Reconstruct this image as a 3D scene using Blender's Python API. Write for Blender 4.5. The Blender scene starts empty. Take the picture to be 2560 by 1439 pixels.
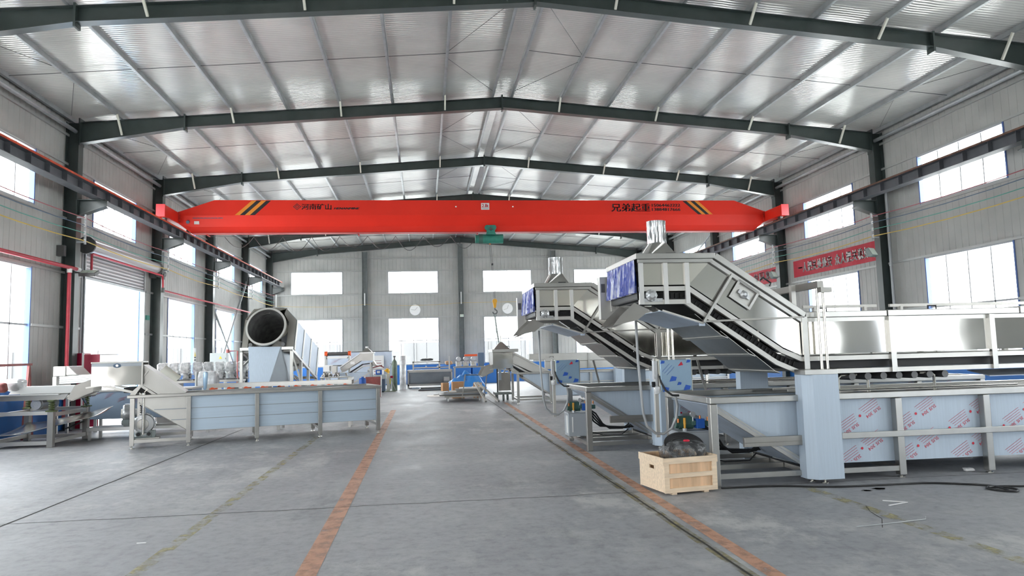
import bpy, math, random
from mathutils import Vector, Matrix
from math import pi, sin, cos, radians, sqrt
S = bpy.context.scene
COL = S.collection
random.seed(7)

# ---------------------------------------------------------------- camera, sky, daylight, exposure
HY0 = 13.325                     # first visible frame of the hall, bays of 6 m
def FR(k): return HY0 + 6.0 * k
WX, YB, YF = 11.36, 43.1, -10.7   # side walls at +-WX, gable walls at YB / YF
UPZ, LOZ = (5.40, 6.76), (1.15, 3.94)

cam = bpy.data.cameras.new('camera'); camo = bpy.data.objects.new('camera', cam); COL.objects.link(camo)
cam.sensor_width = 36.0; cam.lens = 36.0 * 1783.75 / 2560.0; cam.clip_end = 500
YAW, PITCH, ROLL = 0.125, 0.0928, 0.0262
fw = Vector((sin(YAW) * cos(PITCH), cos(YAW) * cos(PITCH), sin(PITCH)))
r0 = Vector((cos(YAW), -sin(YAW), 0)); u0 = r0.cross(fw)
# image axes: right' = r cos - u sin, up' = r sin + u cos
rr = r0 * cos(ROLL) - u0 * sin(ROLL); uu = r0 * sin(ROLL) + u0 * cos(ROLL)
mw = Matrix(((rr.x, uu.x, -fw.x, -2.28), (rr.y, uu.y, -fw.y, 0.0), (rr.z, uu.z, -fw.z, 1.6), (0, 0, 0, 1)))
camo.matrix_world = mw
S.camera = camo

wd = bpy.data.worlds.new('overcast_sky'); S.world = wd; wd.use_nodes = True
wn = wd.node_tree.nodes; wn['Background'].inputs[0].default_value = (1.0, 0.992, 0.985, 1); wn['Background'].inputs[1].default_value = 6.5
S.view_settings.view_transform = 'Standard'; S.view_settings.look = 'None'
S.view_settings.gamma = 1.0; S.view_settings.use_curve_mapping = False
S.view_settings.exposure = 1.28
S.cycles.use_denoising = True
S.cycles.max_bounces = 12; S.cycles.diffuse_bounces = 6; S.cycles.glossy_bounces = 4
S.cycles.transparent_max_bounces = 12; S.cycles.sample_clamp_indirect = 8.0
S.cycles.caustics_reflective = False; S.cycles.caustics_refractive = False

def portal(x, y, z, sx, sz, nx, ny):
    l = bpy.data.lights.new('daylight_portal', 'AREA'); l.shape = 'RECTANGLE'; l.size = sx; l.size_y = sz
    l.cycles.is_portal = True
    o = bpy.data.objects.new('daylight_portal', l); COL.objects.link(o)
    d = Vector((nx, ny, 0)); o.location = (x, y, z)
    o.rotation_mode = 'QUATERNION'; o.rotation_quaternion = d.to_track_quat('-Z', 'Y')
DOOR_Y = (20.35, 24.55); DOOR_TOP = 4.0; DOOR_HEAD = 4.95
BACKX = (-8.5, -2.85, 2.85, 8.5)
LEFT_BAYS = [k for k in range(-4, 5)]
for k in LEFT_BAYS:
    yc = FR(k) + 3
    for s in (-1, 1):
        portal(s * (WX + .12), yc, 6.08, 3.0, 1.36, -s, 0)
        if not (s < 0 and k == 1): portal(s * (WX + .12), yc, 2.545, 3.0, 2.79, -s, 0)
portal(-WX - .12, sum(DOOR_Y) / 2, DOOR_TOP / 2, DOOR_Y[1] - DOOR_Y[0], DOOR_TOP, 1, 0)
for x in BACKX:
    portal(x, YB + .12, 6.08, 3.0, 1.36, 0, -1); portal(x, YB + .12, 2.545, 3.0, 2.79, 0, -1)
    pass
portal(-6.75, YF - .12, 1.8, 3.5, 3.6, 0, 1)

# ---------------------------------------------------------------- mesh helpers
def V3(p): return Vector(p)
class MB:
    def __init__(s): s.v = []; s.f = []
    def add(s, vs, fs):
        n = len(s.v); s.v += [tuple(p) for p in vs]; s.f += [tuple(i + n for i in f) for f in fs]; return s
    def box(s, x0, y0, z0, x1, y1, z1):
        return s.add([(x0, y0, z0), (x1, y0, z0), (x1, y1, z0), (x0, y1, z0), (x0, y0, z1), (x1, y0, z1), (x1, y1, z1), (x0, y1, z1)],
                     [(0, 3, 2, 1), (4, 5, 6, 7), (0, 1, 5, 4), (1, 2, 6, 5), (2, 3, 7, 6), (3, 0, 4, 7)])
    def cb(s, c, d):
        return s.box(c[0] - d[0] / 2, c[1] - d[1] / 2, c[2] - d[2] / 2, c[0] + d[0] / 2, c[1] + d[1] / 2, c[2] + d[2] / 2)
    def bar(s, p, q, w, h=None, up=(0, 0, 1)):
        h = h or w; p = V3(p); q = V3(q); d = (q - p).normalized(); up = V3(up)
        if abs(d.dot(up)) > .97: up = Vector((0, 1, 0)) if abs(d.y) < .9 else Vector((1, 0, 0))
        a = d.cross(up).normalized() * w / 2; b = a.cross(d).normalized() * h / 2
        vs = [p - a - b, p + a - b, p + a + b, p - a + b, q - a - b, q + a - b, q + a + b, q - a + b]
        return s.add(vs, [(0, 1, 2, 3), (7, 6, 5, 4), (0, 4, 5, 1), (1, 5, 6, 2), (2, 6, 7, 3), (3, 7, 4, 0)])
    def prism(s, pts, ax, a, b):
        def mk(p, t):
            return (t, p[0], p[1]) if ax == 'x' else ((p[0], t, p[1]) if ax == 'y' else (p[0], p[1], t))
        n = len(pts)
        return s.add([mk(p, a) for p in pts] + [mk(p, b) for p in pts],
                     [tuple(range(n))] + [tuple(range(2 * n - 1, n - 1, -1))] + [(i, n + i, n + (i + 1) % n, (i + 1) % n) for i in range(n)])
    def ribbon(s, pts, th, ax, a, b):      # open polyline thickened by th (along its 2D normal), extruded along ax
        n = len(pts); off = []
        for i in range(n):
            p0 = pts[max(i - 1, 0)]; p1 = pts[min(i + 1, n - 1)]
            dx, dz = p1[0] - p0[0], p1[1] - p0[1]; l = math.hypot(dx, dz) or 1
            off.append((pts[i][0] - dz / l * th, pts[i][1] + dx / l * th))
        for i in range(n - 1): s.prism([pts[i], pts[i + 1], off[i + 1], off[i]], ax, a, b)
        return s
    def cyl(s, p, q, r, n=16, r2=None, cap=True):
        r2 = r if r2 is None else r2; p = V3(p); q = V3(q); d = (q - p).normalized()
        up = Vector((0, 0, 1)) if abs(d.z) < .9 else Vector((1, 0, 0))
        a = d.cross(up).normalized(); b = d.cross(a)
        vs = []
        for c, rad in ((p, r), (q, r2)):
            for i in range(n):
                t = 2 * pi * i / n; vs.append(c + a * cos(t) * rad + b * sin(t) * rad)
        fs = [(i, (i + 1) % n, n + (i + 1) % n, n + i) for i in range(n)]
        if cap: fs += [tuple(range(n - 1, -1, -1)), tuple(range(n, 2 * n))]
        return s.add(vs, fs)
    def tube(s, pts, r, n=8, closed=False):
        P = [V3(p) for p in pts]; m = len(P); rings = []; prev = None
        for i in range(m):
            if closed: d = P[(i + 1) % m] - P[i - 1]
            else: d = P[min(i + 1, m - 1)] - P[max(i - 1, 0)]
            d = d.normalized()
            if prev is None:
                up = Vector((0, 0, 1)) if abs(d.z) < .9 else Vector((1, 0, 0)); a = d.cross(up).normalized()
            else: a = (prev - d * prev.dot(d)).normalized()
            prev = a; b = d.cross(a)
            rings.append([P[i] + a * cos(2 * pi * j / n) * r + b * sin(2 * pi * j / n) * r for j in range(n)])
        vs = [p for rg in rings for p in rg]; fs = []
        for i in range(m if closed else m - 1):
            i2 = (i + 1) % m
            for j in range(n): fs.append((i * n + j, i * n + (j + 1) % n, i2 * n + (j + 1) % n, i2 * n + j))
        if not closed: fs += [tuple(range(n - 1, -1, -1)), tuple(range((m - 1) * n, m * n))]
        return s.add(vs, fs)
    def lathe(s, prof, c=(0, 0, 0), n=24, ax='z', cap=True):
        vs = []
        for r, h in prof:
            for i in range(n):
                t = 2 * pi * i / n; x, y = cos(t) * r, sin(t) * r
                vs.append((c[0] + x, c[1] + y, c[2] + h) if ax == 'z' else ((c[0] + x, c[1] + h, c[2] + y) if ax == 'y' else (c[0] + h, c[1] + x, c[2] + y)))
        fs = []
        for k in range(len(prof) - 1):
            for i in range(n): fs.append((k * n + i, k * n + (i + 1) % n, (k + 1) * n + (i + 1) % n, (k + 1) * n + i))
        if cap and prof[0][0] > 1e-6: fs.append(tuple(range(n - 1, -1, -1)))
        if cap and prof[-1][0] > 1e-6: fs.append(tuple(range((len(prof) - 1) * n, len(prof) * n)))
        return s.add(vs, fs)
    def plate(s, quad, th):                # quad of 4 points thickened along its normal
        q = [V3(p) for p in quad]; nrm = (q[1] - q[0]).cross(q[-1] - q[0]).normalized() * th; n = len(q)
        return s.add(q + [p + nrm for p in q], [tuple(range(n - 1, -1, -1)), tuple(range(n, 2 * n))] + [(i, (i + 1) % n, n + (i + 1) % n, n + i) for i in range(n)])
    def blob(s, c, d, seed=0, amp=.18, sub=3, sq=.6):   # lumpy wrapped shape
        rnd = random.Random(seed); n = 4 * sub + 4; m = 2 * sub + 3; vs = []; fs = []
        ph = [rnd.uniform(0, 6.28) for _ in range(6)]
        for i in range(m + 1):
            th = pi * i / m
            for j in range(n):
                p = 2 * pi * j / n
                x, y, z = sin(th) * cos(p), sin(th) * sin(p), cos(th)
                f = lambda t: math.copysign(abs(t) ** sq, t)
                k = 1 + amp * (sin(3 * p + ph[0] + 2 * th) * .4 + sin(5 * th + ph[1] + p) * .35 + sin(7 * p + ph[2]) * sin(4 * th + ph[3]) * .4)
                vs.append((c[0] + f(x) * d[0] / 2 * k, c[1] + f(y) * d[1] / 2 * k, c[2] + f(z) * d[2] / 2 * (1 + amp * .5 * sin(4 * p + ph[4]) * sin(th))))
        for i in range(m):
            for j in range(n): fs.append((i * n + j, (i + 1) * n + j, (i + 1) * n + (j + 1) % n, i * n + (j + 1) % n))
        return s.add(vs, fs)
    def xf(s, M, start=0):
        s.v = s.v[:start] + [tuple(M @ Vector(p)) for p in s.v[start:]]; return s
    def obj(s, name, m, parent=None, smooth=0, bev=0, kind=None, label=None):
        me = bpy.data.meshes.new(name); me.from_pydata(s.v, [], s.f); me.update()
        import bmesh as bm_
        b = bm_.new(); b.from_mesh(me); bm_.ops.recalc_face_normals(b, faces=b.faces); b.to_mesh(me); b.free()
        me.materials.append(MT[m] if isinstance(m, str) else m)
        if smooth:
            me.polygons.foreach_set('use_smooth', [True] * len(me.polygons)); me.set_sharp_from_angle(angle=smooth if smooth != 1 else .7)
        o = bpy.data.objects.new(name, me); COL.objects.link(o)
        if parent is not None: o.parent = parent
        if bev:
            md = o.modifiers.new('bevel', 'BEVEL'); md.width = bev; md.segments = 2; md.limit_method = 'ANGLE'
        if kind: o['kind'] = kind
        if label: o['label'] = label
        return o
def tag(o, label, cat, group=None, kind=None):
    o['label'] = label; o['category'] = cat
    if group: o['group'] = group
    if kind: o['kind'] = kind
    return o
def thing(name, label, cat, loc=(0, 0, 0), rz=0, group=None):
    o = bpy.data.objects.new(name, None); COL.objects.link(o); o.location = loc; o.rotation_euler = (0, 0, rz); o.empty_display_size = .1
    return tag(o, label, cat, group)
def dup(root, loc, rz=None, label=None, group=None):
    r = root.copy(); COL.objects.link(r); r.location = loc
    if rz is not None: r.rotation_euler = (0, 0, rz)
    if label: r['label'] = label
    if group: r['group'] = group
    for ch in list(root.children):
        c = ch.copy(); COL.objects.link(c); c.parent = r
        for g in list(ch.children):
            d = g.copy(); COL.objects.link(d); d.parent = c
    return r
def glyphs(body, x0, z0, x1, z1, shear=0, keep=False):   # text as 2D verts/faces fitted to the box
    c = bpy.data.curves.new('lettering', 'FONT'); c.body = body; c.resolution_u = 2; c.shear = shear
    o = bpy.data.objects.new('lettering', c); COL.objects.link(o)
    bpy.context.view_layer.update()
    me = bpy.data.meshes.new_from_object(o.evaluated_get(bpy.context.evaluated_depsgraph_get()))
    vs = [v.co.copy() for v in me.vertices]; fs = [tuple(p.vertices) for p in me.polygons]
    bpy.data.objects.remove(o); bpy.data.curves.remove(c); bpy.data.meshes.remove(me)
    a0 = min(v.x for v in vs); a1 = max(v.x for v in vs); b0 = min(v.y for v in vs); b1 = max(v.y for v in vs)
    sx = (x1 - x0) / (a1 - a0); sz = (z1 - z0) / (b1 - b0)
    return [(x0 + (v.x - a0) * sx, z0 + (v.y - b0) * sz) for v in vs], fs

# ---------------------------------------------------------------- materials
MT = {}
def nodes(name):
    m = bpy.data.materials.new(name); m.use_nodes = True; MT[name] = m
    nt = m.node_tree; return m, nt, nt.nodes, nt.links, nt.nodes['Principled BSDF']
def mat(name, col, rough=.5, metal=0, spec=.5, bump=0, bscale=20, var=0, vscale=6, coat=0, alpha=1, trans=0, stretch=None):
    m, nt, N, L, b = nodes(name)
    b.inputs['Base Color'].default_value = (*col, 1); b.inputs['Roughness'].default_value = rough; b.inputs['Metallic'].default_value = metal
    b.inputs['Specular IOR Level'].default_value = spec; b.inputs['Coat Weight'].default_value = coat; b.inputs['Alpha'].default_value = alpha
    if trans: b.inputs['Transmission Weight'].default_value = trans
    if bump or var:
        tc = N.new('ShaderNodeTexCoord'); src = tc.outputs['Object']
        if stretch:
            mp = N.new('ShaderNodeMapping'); mp.inputs['Scale'].default_value = stretch; L.new(src, mp.inputs[0]); src = mp.outputs[0]
    if var:
        n = N.new('ShaderNodeTexNoise'); n.inputs['Scale'].default_value = vscale; n.inputs['Detail'].default_value = 5; L.new(src, n.inputs[0])
        r = N.new('ShaderNodeValToRGB'); e = r.color_ramp.elements
        e[0].position = .3; e[1].position = .7
        e[0].color = (*[c * (1 - var) for c in col], 1); e[1].color = (*[min(1, c * (1 + var)) for c in col], 1)
        L.new(n.outputs[0], r.inputs[0]); L.new(r.outputs[0], b.inputs['Base Color'])
    if bump:
        n2 = N.new('ShaderNodeTexNoise'); n2.inputs['Scale'].default_value = bscale; n2.inputs['Detail'].default_value = 2; L.new(src, n2.inputs[0])
        bp = N.new('ShaderNodeBump'); bp.inputs['Strength'].default_value = bump; bp.inputs['Distance'].default_value = .02
        L.new(n2.outputs[0], bp.inputs['Height']); L.new(bp.outputs[0], b.inputs['Normal'])
    return m
mat('wall_sheet', (.435, .437, .42), .5, 0, .4, var=.10, vscale=1.2)
mat('galvanized', (.40, .42, .43), .42, .5, .5, var=.12, vscale=4)
mat('girt', (.44, .45, .44), .45, .3)
mat('frame_paint', (.046, .060, .057), .30, 0, .55, var=.15, vscale=3)
mat('runway_paint', (.12, .125, .14), .5, 0, .4, var=.15, vscale=3)
mat('rail_orange', (.62, .08, .03), .5, var=.25, vscale=5)
mat('rail_rust', (.16, .085, .06), .6, .2, var=.3, vscale=6)
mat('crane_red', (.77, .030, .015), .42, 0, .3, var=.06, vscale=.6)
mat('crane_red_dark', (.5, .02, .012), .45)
mat('crane_end', (.80, .05, .06), .4)
mat('decal_orange', (.80, .26, .02), .5)
mat('decal_black', (.012, .013, .016), .5)
mat('hoist_green', (.035, .21, .16), .4, 0, .5, var=.15, vscale=8)
mat('white_paint', (.78, .79, .78), .45)
mat('cream_paint', (.72, .71, .62), .5)
mat('black_rubber', (.012, .012, .013), .55)
mat('grey_conduit', (.33, .34, .35), .45, .3)
mat('stainless', (.58, .56, .51), .24, 1, bump=.10, bscale=1.6)
mat('stainless_dent', (.56, .55, .525), .085, 1, bump=.40, bscale=1.0)
mat('stainless_tube', (.44, .435, .415), .34, 1, var=.06, vscale=5)
mat('stainless_dull', (.33, .32, .30), .42, .9, var=.08, vscale=3)
mat('stainless_pale', (.56, .55, .52), .42, .7, var=.05, vscale=3)
mat('lit_steel', (.66, .655, .64), .42, .5)  # stainless made paler: door light on the hood posts put into the colour
mat('foil_wrap', (.52, .53, .54), .12, 1, bump=1.0, bscale=5, stretch=(5, 5, .25), var=.5, vscale=5)  # upright var streaks paint the window reflections into the foil colour
mat('film_blue', (.46, .54, .63), .42, .12, .5, var=.04, vscale=6, stretch=(8, 8, .3), bump=.03, bscale=2)
mat('film_blue_left', (.48, .58, .68), .42, .12, .5, var=.04, vscale=3, stretch=(.3, .3, 8))
mat('film_cabinet', (.30, .43, .56), .25, .3, .5, bump=.25, bscale=4, var=.08, vscale=3)
mat('film_screen', (.55, .63, .74), .4, .1, var=.08, vscale=3)
mat('print_red', (.62, .02, .05), .5)
mat('print_blue', (.02, .10, .48), .5)
mat('belt_dark', (.022, .022, .022), .45, .6)
mat('dark_void', (.02, .02, .021), .6)
mat('glass', (.9, .95, 1), .05)
mat('window_blue', (.10, .17, .42), .5)
mat('window_white', (.42, .43, .45), .45)
mat('dado_blue', (.03, .17, .52), .55, var=.10, vscale=2)
mat('pipe_red', (.47, .035, .055), .45, var=.1)
mat('cabinet_red', (.38, .006, .045), .4)
mat('oxide_red', (.27, .075, .07), .6, var=.2)
mat('banner_red', (.50, .022, .045), .6, var=.05)
mat('banner_white', (.84, .80, .80), .6)
mat('ply', (.66, .44, .27), .55, var=.2, vscale=3, stretch=(6, 6, .6))
mat('pine', (.73, .58, .42), .55, var=.14, vscale=4, stretch=(1, 8, 8))
mat('cardboard', (.47, .27, .14), .75, var=.08)
mat('bag_plastic', (.60, .61, .62), .22, 0, .6, bump=1.0, bscale=7, var=.35, vscale=5, coat=.5)
mat('motor_grey', (.24, .28, .27), .45, .1)
mat('motor_green', (.05, .12, .10), .45)
mat('alu_cast', (.52, .53, .54), .35, .7, bump=.2, bscale=30)
mat('hpu_grey', (.36, .39, .42), .45)
mat('blue_paint', (.015, .10, .42), .4)
mat('tank_slate', (.17, .22, .29), .4, .2, var=.12, vscale=2)
mat('tank_steel', (.30, .33, .36), .38, .6, var=.1, vscale=2)
mat('tarp_blue', (.035, .22, .60), .35, 0, .5, bump=.8, bscale=5)
mat('orange_plastic', (.80, .11, .025), .4)
mat('yellow_plastic', (.83, .46, .02), .3, coat=.3)
mat('hook_yellow', (.72, .36, .03), .4)
mat('bottle_green', (.12, .16, .12), .45, .2, var=.3, vscale=4)
mat('spring_green', (.10, .13, .045), .5)
mat('copper', (.5, .2, .08), .35, .8)
mat('gunmetal', (.12, .12, .12), .45, .6)
mat('lamp_lens', (.62, .70, .62), .3)
mat('wire_red', (.42, .10, .12), .5); mat('wire_blue', (.10, .15, .22), .5)
mat('wire_green', (.10, .34, .28), .5); mat('wire_yellow', (.60, .42, .10), .5)
mat('pale_board', (.80, .81, .80), .6); mat('clock_face', (.95, .95, .94), .4)
mat('grey_switchgear', (.50, .56, .56), .45); mat('warning_yellow', (.75, .60, .06), .5)
mat('outdoor_ground', (.78, .78, .76), .8); mat('outdoor_wall', (.085, .085, .088), .8); mat('outdoor_blue', (.25, .5, .8), .6)
mat('leaf', (.16, .38, .05), .6, var=.4, vscale=8)
mat('shutter', (.55, .54, .55), .4, .4)
mat('litter_white', (.8, .8, .8), .6)
mat('cord_black', (.015, .015, .016), .45)

def glass_mat():
    m, nt, N, L, b = nodes('pane_glass'); out = N['Material Output']; N.remove(b)
    t = N.new('ShaderNodeBsdfTransparent'); t.inputs[0].default_value = (.93, .96, .97, 1)
    g = N.new('ShaderNodeBsdfGlossy'); g.inputs['Roughness'].default_value = .02
    mx = N.new('ShaderNodeMixShader'); mx.inputs[0].default_value = .04; L.new(t.outputs[0], mx.inputs[1]); L.new(g.outputs[0], mx.inputs[2]); L.new(mx.outputs[0], out.inputs[0])
glass_mat()
def thin_plastic(nm, cl, sc_, lo_, hi_):
    m, nt, N, L, b = nodes(nm); out = N['Material Output']
    b.inputs['Base Color'].default_value = (*cl, 1); b.inputs['Roughness'].default_value = .15
    tl = N.new('ShaderNodeBsdfTransparent'); mx = N.new('ShaderNodeMixShader')
    n = N.new('ShaderNodeTexNoise'); n.inputs['Scale'].default_value = sc_; n.inputs['Detail'].default_value = 4
    tc = N.new('ShaderNodeTexCoord'); L.new(tc.outputs['Object'], n.inputs[0])
    r = N.new('ShaderNodeMapRange'); r.inputs[1].default_value = .35; r.inputs[2].default_value = .65; r.inputs[3].default_value = lo_; r.inputs[4].default_value = hi_
    L.new(n.outputs[0], r.inputs[0]); L.new(r.outputs[0], mx.inputs[0]); L.new(tl.outputs[0], mx.inputs[1]); L.new(b.outputs[0], mx.inputs[2]); L.new(mx.outputs[0], out.inputs[0])
    bp = N.new('ShaderNodeBump'); bp.inputs['Strength'].default_value = 1; bp.inputs['Distance'].default_value = .03; L.new(n.outputs[0], bp.inputs['Height']); L.new(bp.outputs[0], b.inputs['Normal'])
thin_plastic('thin_plastic', (.62, .63, .64), 9, .35, .95); thin_plastic('clear_wrap', (.16, .165, .17), 16, .15, .95)
def curtain_mat():
    m = mat('curtain', (.06, .10, .42), .18, 0, .6, bump=.8, bscale=8, stretch=(1, 3, .6), var=.3, vscale=2.2, coat=.5)
    for n in m.node_tree.nodes:
        if n.type == 'VALTORGB':
            e = n.color_ramp.elements; e[0].position = .55; e[1].position = .62; e[0].color = (.022, .05, .33, 1); e[1].color = (.62, .64, .74, 1)  # white stop paints the glare on the blue film into its colour
curtain_mat()
mat('gable_paint', (.18, .20, .20), .5, var=.1)
mat('drum_inner_dark', (.26, .26, .255), .5, .3, var=.35, vscale=6)  # darker mottled colour for the drum inside, no holes modelled
def roof_mat():
    m, nt, N, L, b = nodes('roof_foil')
    b.inputs['Roughness'].default_value = .13; b.inputs['Metallic'].default_value = .16; b.inputs['Specular IOR Level'].default_value = .6
    tc = N.new('ShaderNodeTexCoord')
    w = N.new('ShaderNodeTexWave'); w.wave_type = 'BANDS'; w.bands_direction = 'Y'; w.inputs['Scale'].default_value = 3.6; w.inputs['Distortion'].default_value = 2.2; w.inputs['Detail'].default_value = 2; w.inputs['Detail Scale'].default_value = .5
    L.new(tc.outputs['Object'], w.inputs[0])
    n = N.new('ShaderNodeTexNoise'); n.inputs['Scale'].default_value = .9; n.inputs['Detail'].default_value = 3; L.new(tc.outputs['Object'], n.inputs[0])
    a = N.new('ShaderNodeMath'); a.operation = 'MULTIPLY_ADD'; a.inputs[1].default_value = .6; L.new(w.outputs[1], a.inputs[0]); L.new(n.outputs[0], a.inputs[2])
    bp = N.new('ShaderNodeBump'); bp.inputs['Strength'].default_value = .40; bp.inputs['Distance'].default_value = .02
    L.new(a.outputs[0], bp.inputs['Height']); L.new(bp.outputs[0], b.inputs['Normal'])
    r = N.new('ShaderNodeValToRGB'); e = r.color_ramp.elements; e[0].position = .3; e[1].position = .7; e[0].color = (.58, .58, .55, 1); e[1].color = (.70, .69, .655, 1)
    L.new(n.outputs[0], r.inputs[0]); L.new(r.outputs[0], b.inputs['Base Color'])
roof_mat()
def concrete():
    m, nt, N, L, b = nodes('concrete')
    tc = N.new('ShaderNodeTexCoord')
    def noise(sc, det, rough=.55, st=None):
        n = N.new('ShaderNodeTexNoise'); n.inputs['Scale'].default_value = sc; n.inputs['Detail'].default_value = det; n.inputs['Roughness'].default_value = rough
        src = tc.outputs['Object']
        if st:
            mp = N.new('ShaderNodeMapping'); mp.inputs['Scale'].default_value = st; L.new(src, mp.inputs[0]); src = mp.outputs[0]
        L.new(src, n.inputs[0]); return n
    def ramp(src, stops):
        r = N.new('ShaderNodeValToRGB'); e = r.color_ramp.elements
        while len(e) < len(stops): e.new(.5)
        for q, (p, c) in zip(e, stops): q.position = p; q.color = (*c, 1)
        L.new(src, r.inputs[0]); return r
    big = noise(.35, 6, .6); base = ramp(big.outputs[0], [(.3, (.27, .275, .293)), (.55, (.345, .35, .368)), (.75, (.42, .423, .433))])
    fine = noise(9, 8, .7); mott = ramp(fine.outputs[0], [(.32, (.74, .74, .74)), (.5, (.98, .98, .98)), (.68, (1.10, 1.10, 1.10))])
    mx = N.new('ShaderNodeMix'); mx.data_type = 'RGBA'; mx.blend_type = 'MULTIPLY'; mx.inputs[0].default_value = 1
    L.new(base.outputs[0], mx.inputs[6]); L.new(mott.outputs[0], mx.inputs[7])
    scuff = noise(1.1, 12, .78, (1.2, .8, 1)); zone = noise(.22, 3); zm = ramp(zone.outputs[0], [(.42, (.15, .15, .15)), (.58, (1, 1, 1))]); sm0 = ramp(scuff.outputs[0], [(.49, (0, 0, 0)), (.60, (.9, .9, .9))])
    sm = N.new('ShaderNodeMath'); sm.operation = 'MULTIPLY'; L.new(zm.outputs[0], sm.inputs[0]); L.new(sm0.outputs[0], sm.inputs[1])
    mx2 = N.new('ShaderNodeMix'); mx2.data_type = 'RGBA'; L.new(sm.outputs[0], mx2.inputs[0]); L.new(mx.outputs[2], mx2.inputs[6]); mx2.inputs[7].default_value = (.52, .52, .515, 1)
    dark = noise(.9, 7, .7, (1.4, .45, 1)); dm = ramp(dark.outputs[0], [(.56, (0, 0, 0)), (.74, (.6, .6, .6))])
    mx3 = N.new('ShaderNodeMix'); mx3.data_type = 'RGBA'; L.new(dm.outputs[0], mx3.inputs[0]); L.new(mx2.outputs[2], mx3.inputs[6]); mx3.inputs[7].default_value = (.13, .135, .14, 1)
    L.new(mx3.outputs[2], b.inputs['Base Color'])
    rr_ = ramp(scuff.outputs[0], [(.35, (.44, .44, .44)), (.7, (.70, .70, .70))]); L.new(rr_.outputs[0], b.inputs['Roughness'])
    b.inputs['Specular IOR Level'].default_value = .32
    bp = N.new('ShaderNodeBump'); bp.inputs['Strength'].default_value = .25; bp.inputs['Distance'].default_value = .004; L.new(fine.outputs[0], bp.inputs['Height']); L.new(bp.outputs[0], b.inputs['Normal'])
concrete()
def worn(name, col, lo, hi, sc=3):
    m, nt, N, L, b = nodes(name); out = N['Material Output']
    b.inputs['Base Color'].default_value = (*col, 1); b.inputs['Roughness'].default_value = .55
    tc = N.new('ShaderNodeTexCoord'); n = N.new('ShaderNodeTexNoise'); n.inputs['Scale'].default_value = sc; n.inputs['Detail'].default_value = 9; n.inputs['Roughness'].default_value = .7
    L.new(tc.outputs['Object'], n.inputs[0])
    r = N.new('ShaderNodeMapRange'); r.inputs[1].default_value = lo; r.inputs[2].default_value = hi; r.inputs[3].default_value = .9; r.inputs[4].default_value = 0; r.clamp = True
    L.new(n.outputs[0], r.inputs[0]); t = N.new('ShaderNodeBsdfTransparent'); mx = N.new('ShaderNodeMixShader')
    L.new(r.outputs[0], mx.inputs[0]); L.new(t.outputs[0], mx.inputs[1]); L.new(b.outputs[0], mx.inputs[2]); L.new(mx.outputs[0], out.inputs[0])
worn('line_orange', (.60, .33, .22), .46, .76, 5)
worn('line_yellow', (.42, .38, .20), .36, .56, 4)
worn('line_yellow_edge', (.32, .28, .15), .36, .62)
mat('crack_dark', (.035, .033, .028), .8)
mat('oil_dark', (.16, .16, .165), .6)
# ================================================================= setting
def zr(x): return 8.98 - .08 * abs(x)       # underside of the roof sheet
MB().box(-WX - .2, YF - .2, -.12, WX + .2, YB + .2, 0).obj('floor', 'concrete', kind='structure')
def corr(mb, plane, c, u0, u1, v0, topf, inward, pitch=.225, g=.014, dp=.009):
    """ribbed sheet standing on plane x=c or y=c between u0..u1, from v0 up to topf(u)"""
    us = [u0]; k = math.floor(u0 / pitch)
    while k * pitch < u1 + pitch:
        for q in (-g, -g * .3, g * .3, g):
            u = k * pitch + q
            if u0 < u < u1: us.append(u)
        k += 1
    us.append(u1)
    def off(u):
        t = abs((u / pitch + .5) % 1 - .5) * pitch
        return c - inward * (dp if t < g * .5 else 0)
    vs = []
    for u in us:
        for v in (v0, topf(u)): vs.append((off(u), u, v) if plane == 'x' else (u, off(u), v))
    mb.add(vs, [(2 * i, 2 * i + 2, 2 * i + 3, 2 * i + 1) for i in range(len(us) - 1)])
def wall(name, plane, c, inward, u0, u1, topf, holes):
    mb = MB(); cuts = sorted({u0, u1, *[h[0] for h in holes], *[h[1] for h in holes]})
    for a, b in zip(cuts, cuts[1:]):
        m = (a + b) / 2; hs = sorted([(h[2], h[3]) for h in holes if h[0] < m < h[1]]); v = 0
        for lo, hi in hs:
            if lo > v + .01: corr(mb, plane, c, a, b, v, lambda u, lo=lo: lo, inward)
            v = hi
        corr(mb, plane, c, a, b, v, topf, inward)
    return mb.obj(name, 'wall_sheet', kind='structure')
side_holes = [(FR(k) + 1.5, FR(k) + 4.5) for k in LEFT_BAYS]
Lh = []; Rh = []
for (a, b), k in zip(side_holes, LEFT_BAYS):
    Lh.append((a, b, *UPZ)); Rh.append((a, b, *UPZ)); Rh.append((a, b, *LOZ))
    if k != 1: Lh.append((a, b, *LOZ))
    else: Lh.append((DOOR_Y[0], DOOR_Y[1], 0, DOOR_HEAD))
wall('wall_left', 'x', -WX, 1, YF, YB, lambda u: zr(WX) + .03, Lh)
wall('wall_right', 'x', WX, -1, YF, YB, lambda u: zr(WX) + .03, Rh)
Bh = [(x - 1.5, x + 1.5, *z) for x in BACKX for z in (UPZ, LOZ)]
wall('wall_back', 'y', YB, -1, -WX, 0, lambda u: zr(u) + .03, [h for h in Bh if h[0] < 0]).name = 'wall_back'
wb = wall('wall_back_right_half', 'y', YB, -1, 0, WX, lambda u: zr(u) + .03, [h for h in Bh if h[0] > 0]); wb.name = 'wall_back_2'
wall('wall_front', 'y', YF, 1, -WX, 0, lambda u: zr(u) + .03, [(-8.5, -5.0, 0, 3.6)])
wall('wall_front_2', 'y', YF, 1, 0, WX, lambda u: zr(u) + .03, [])
rf = MB()
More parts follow.
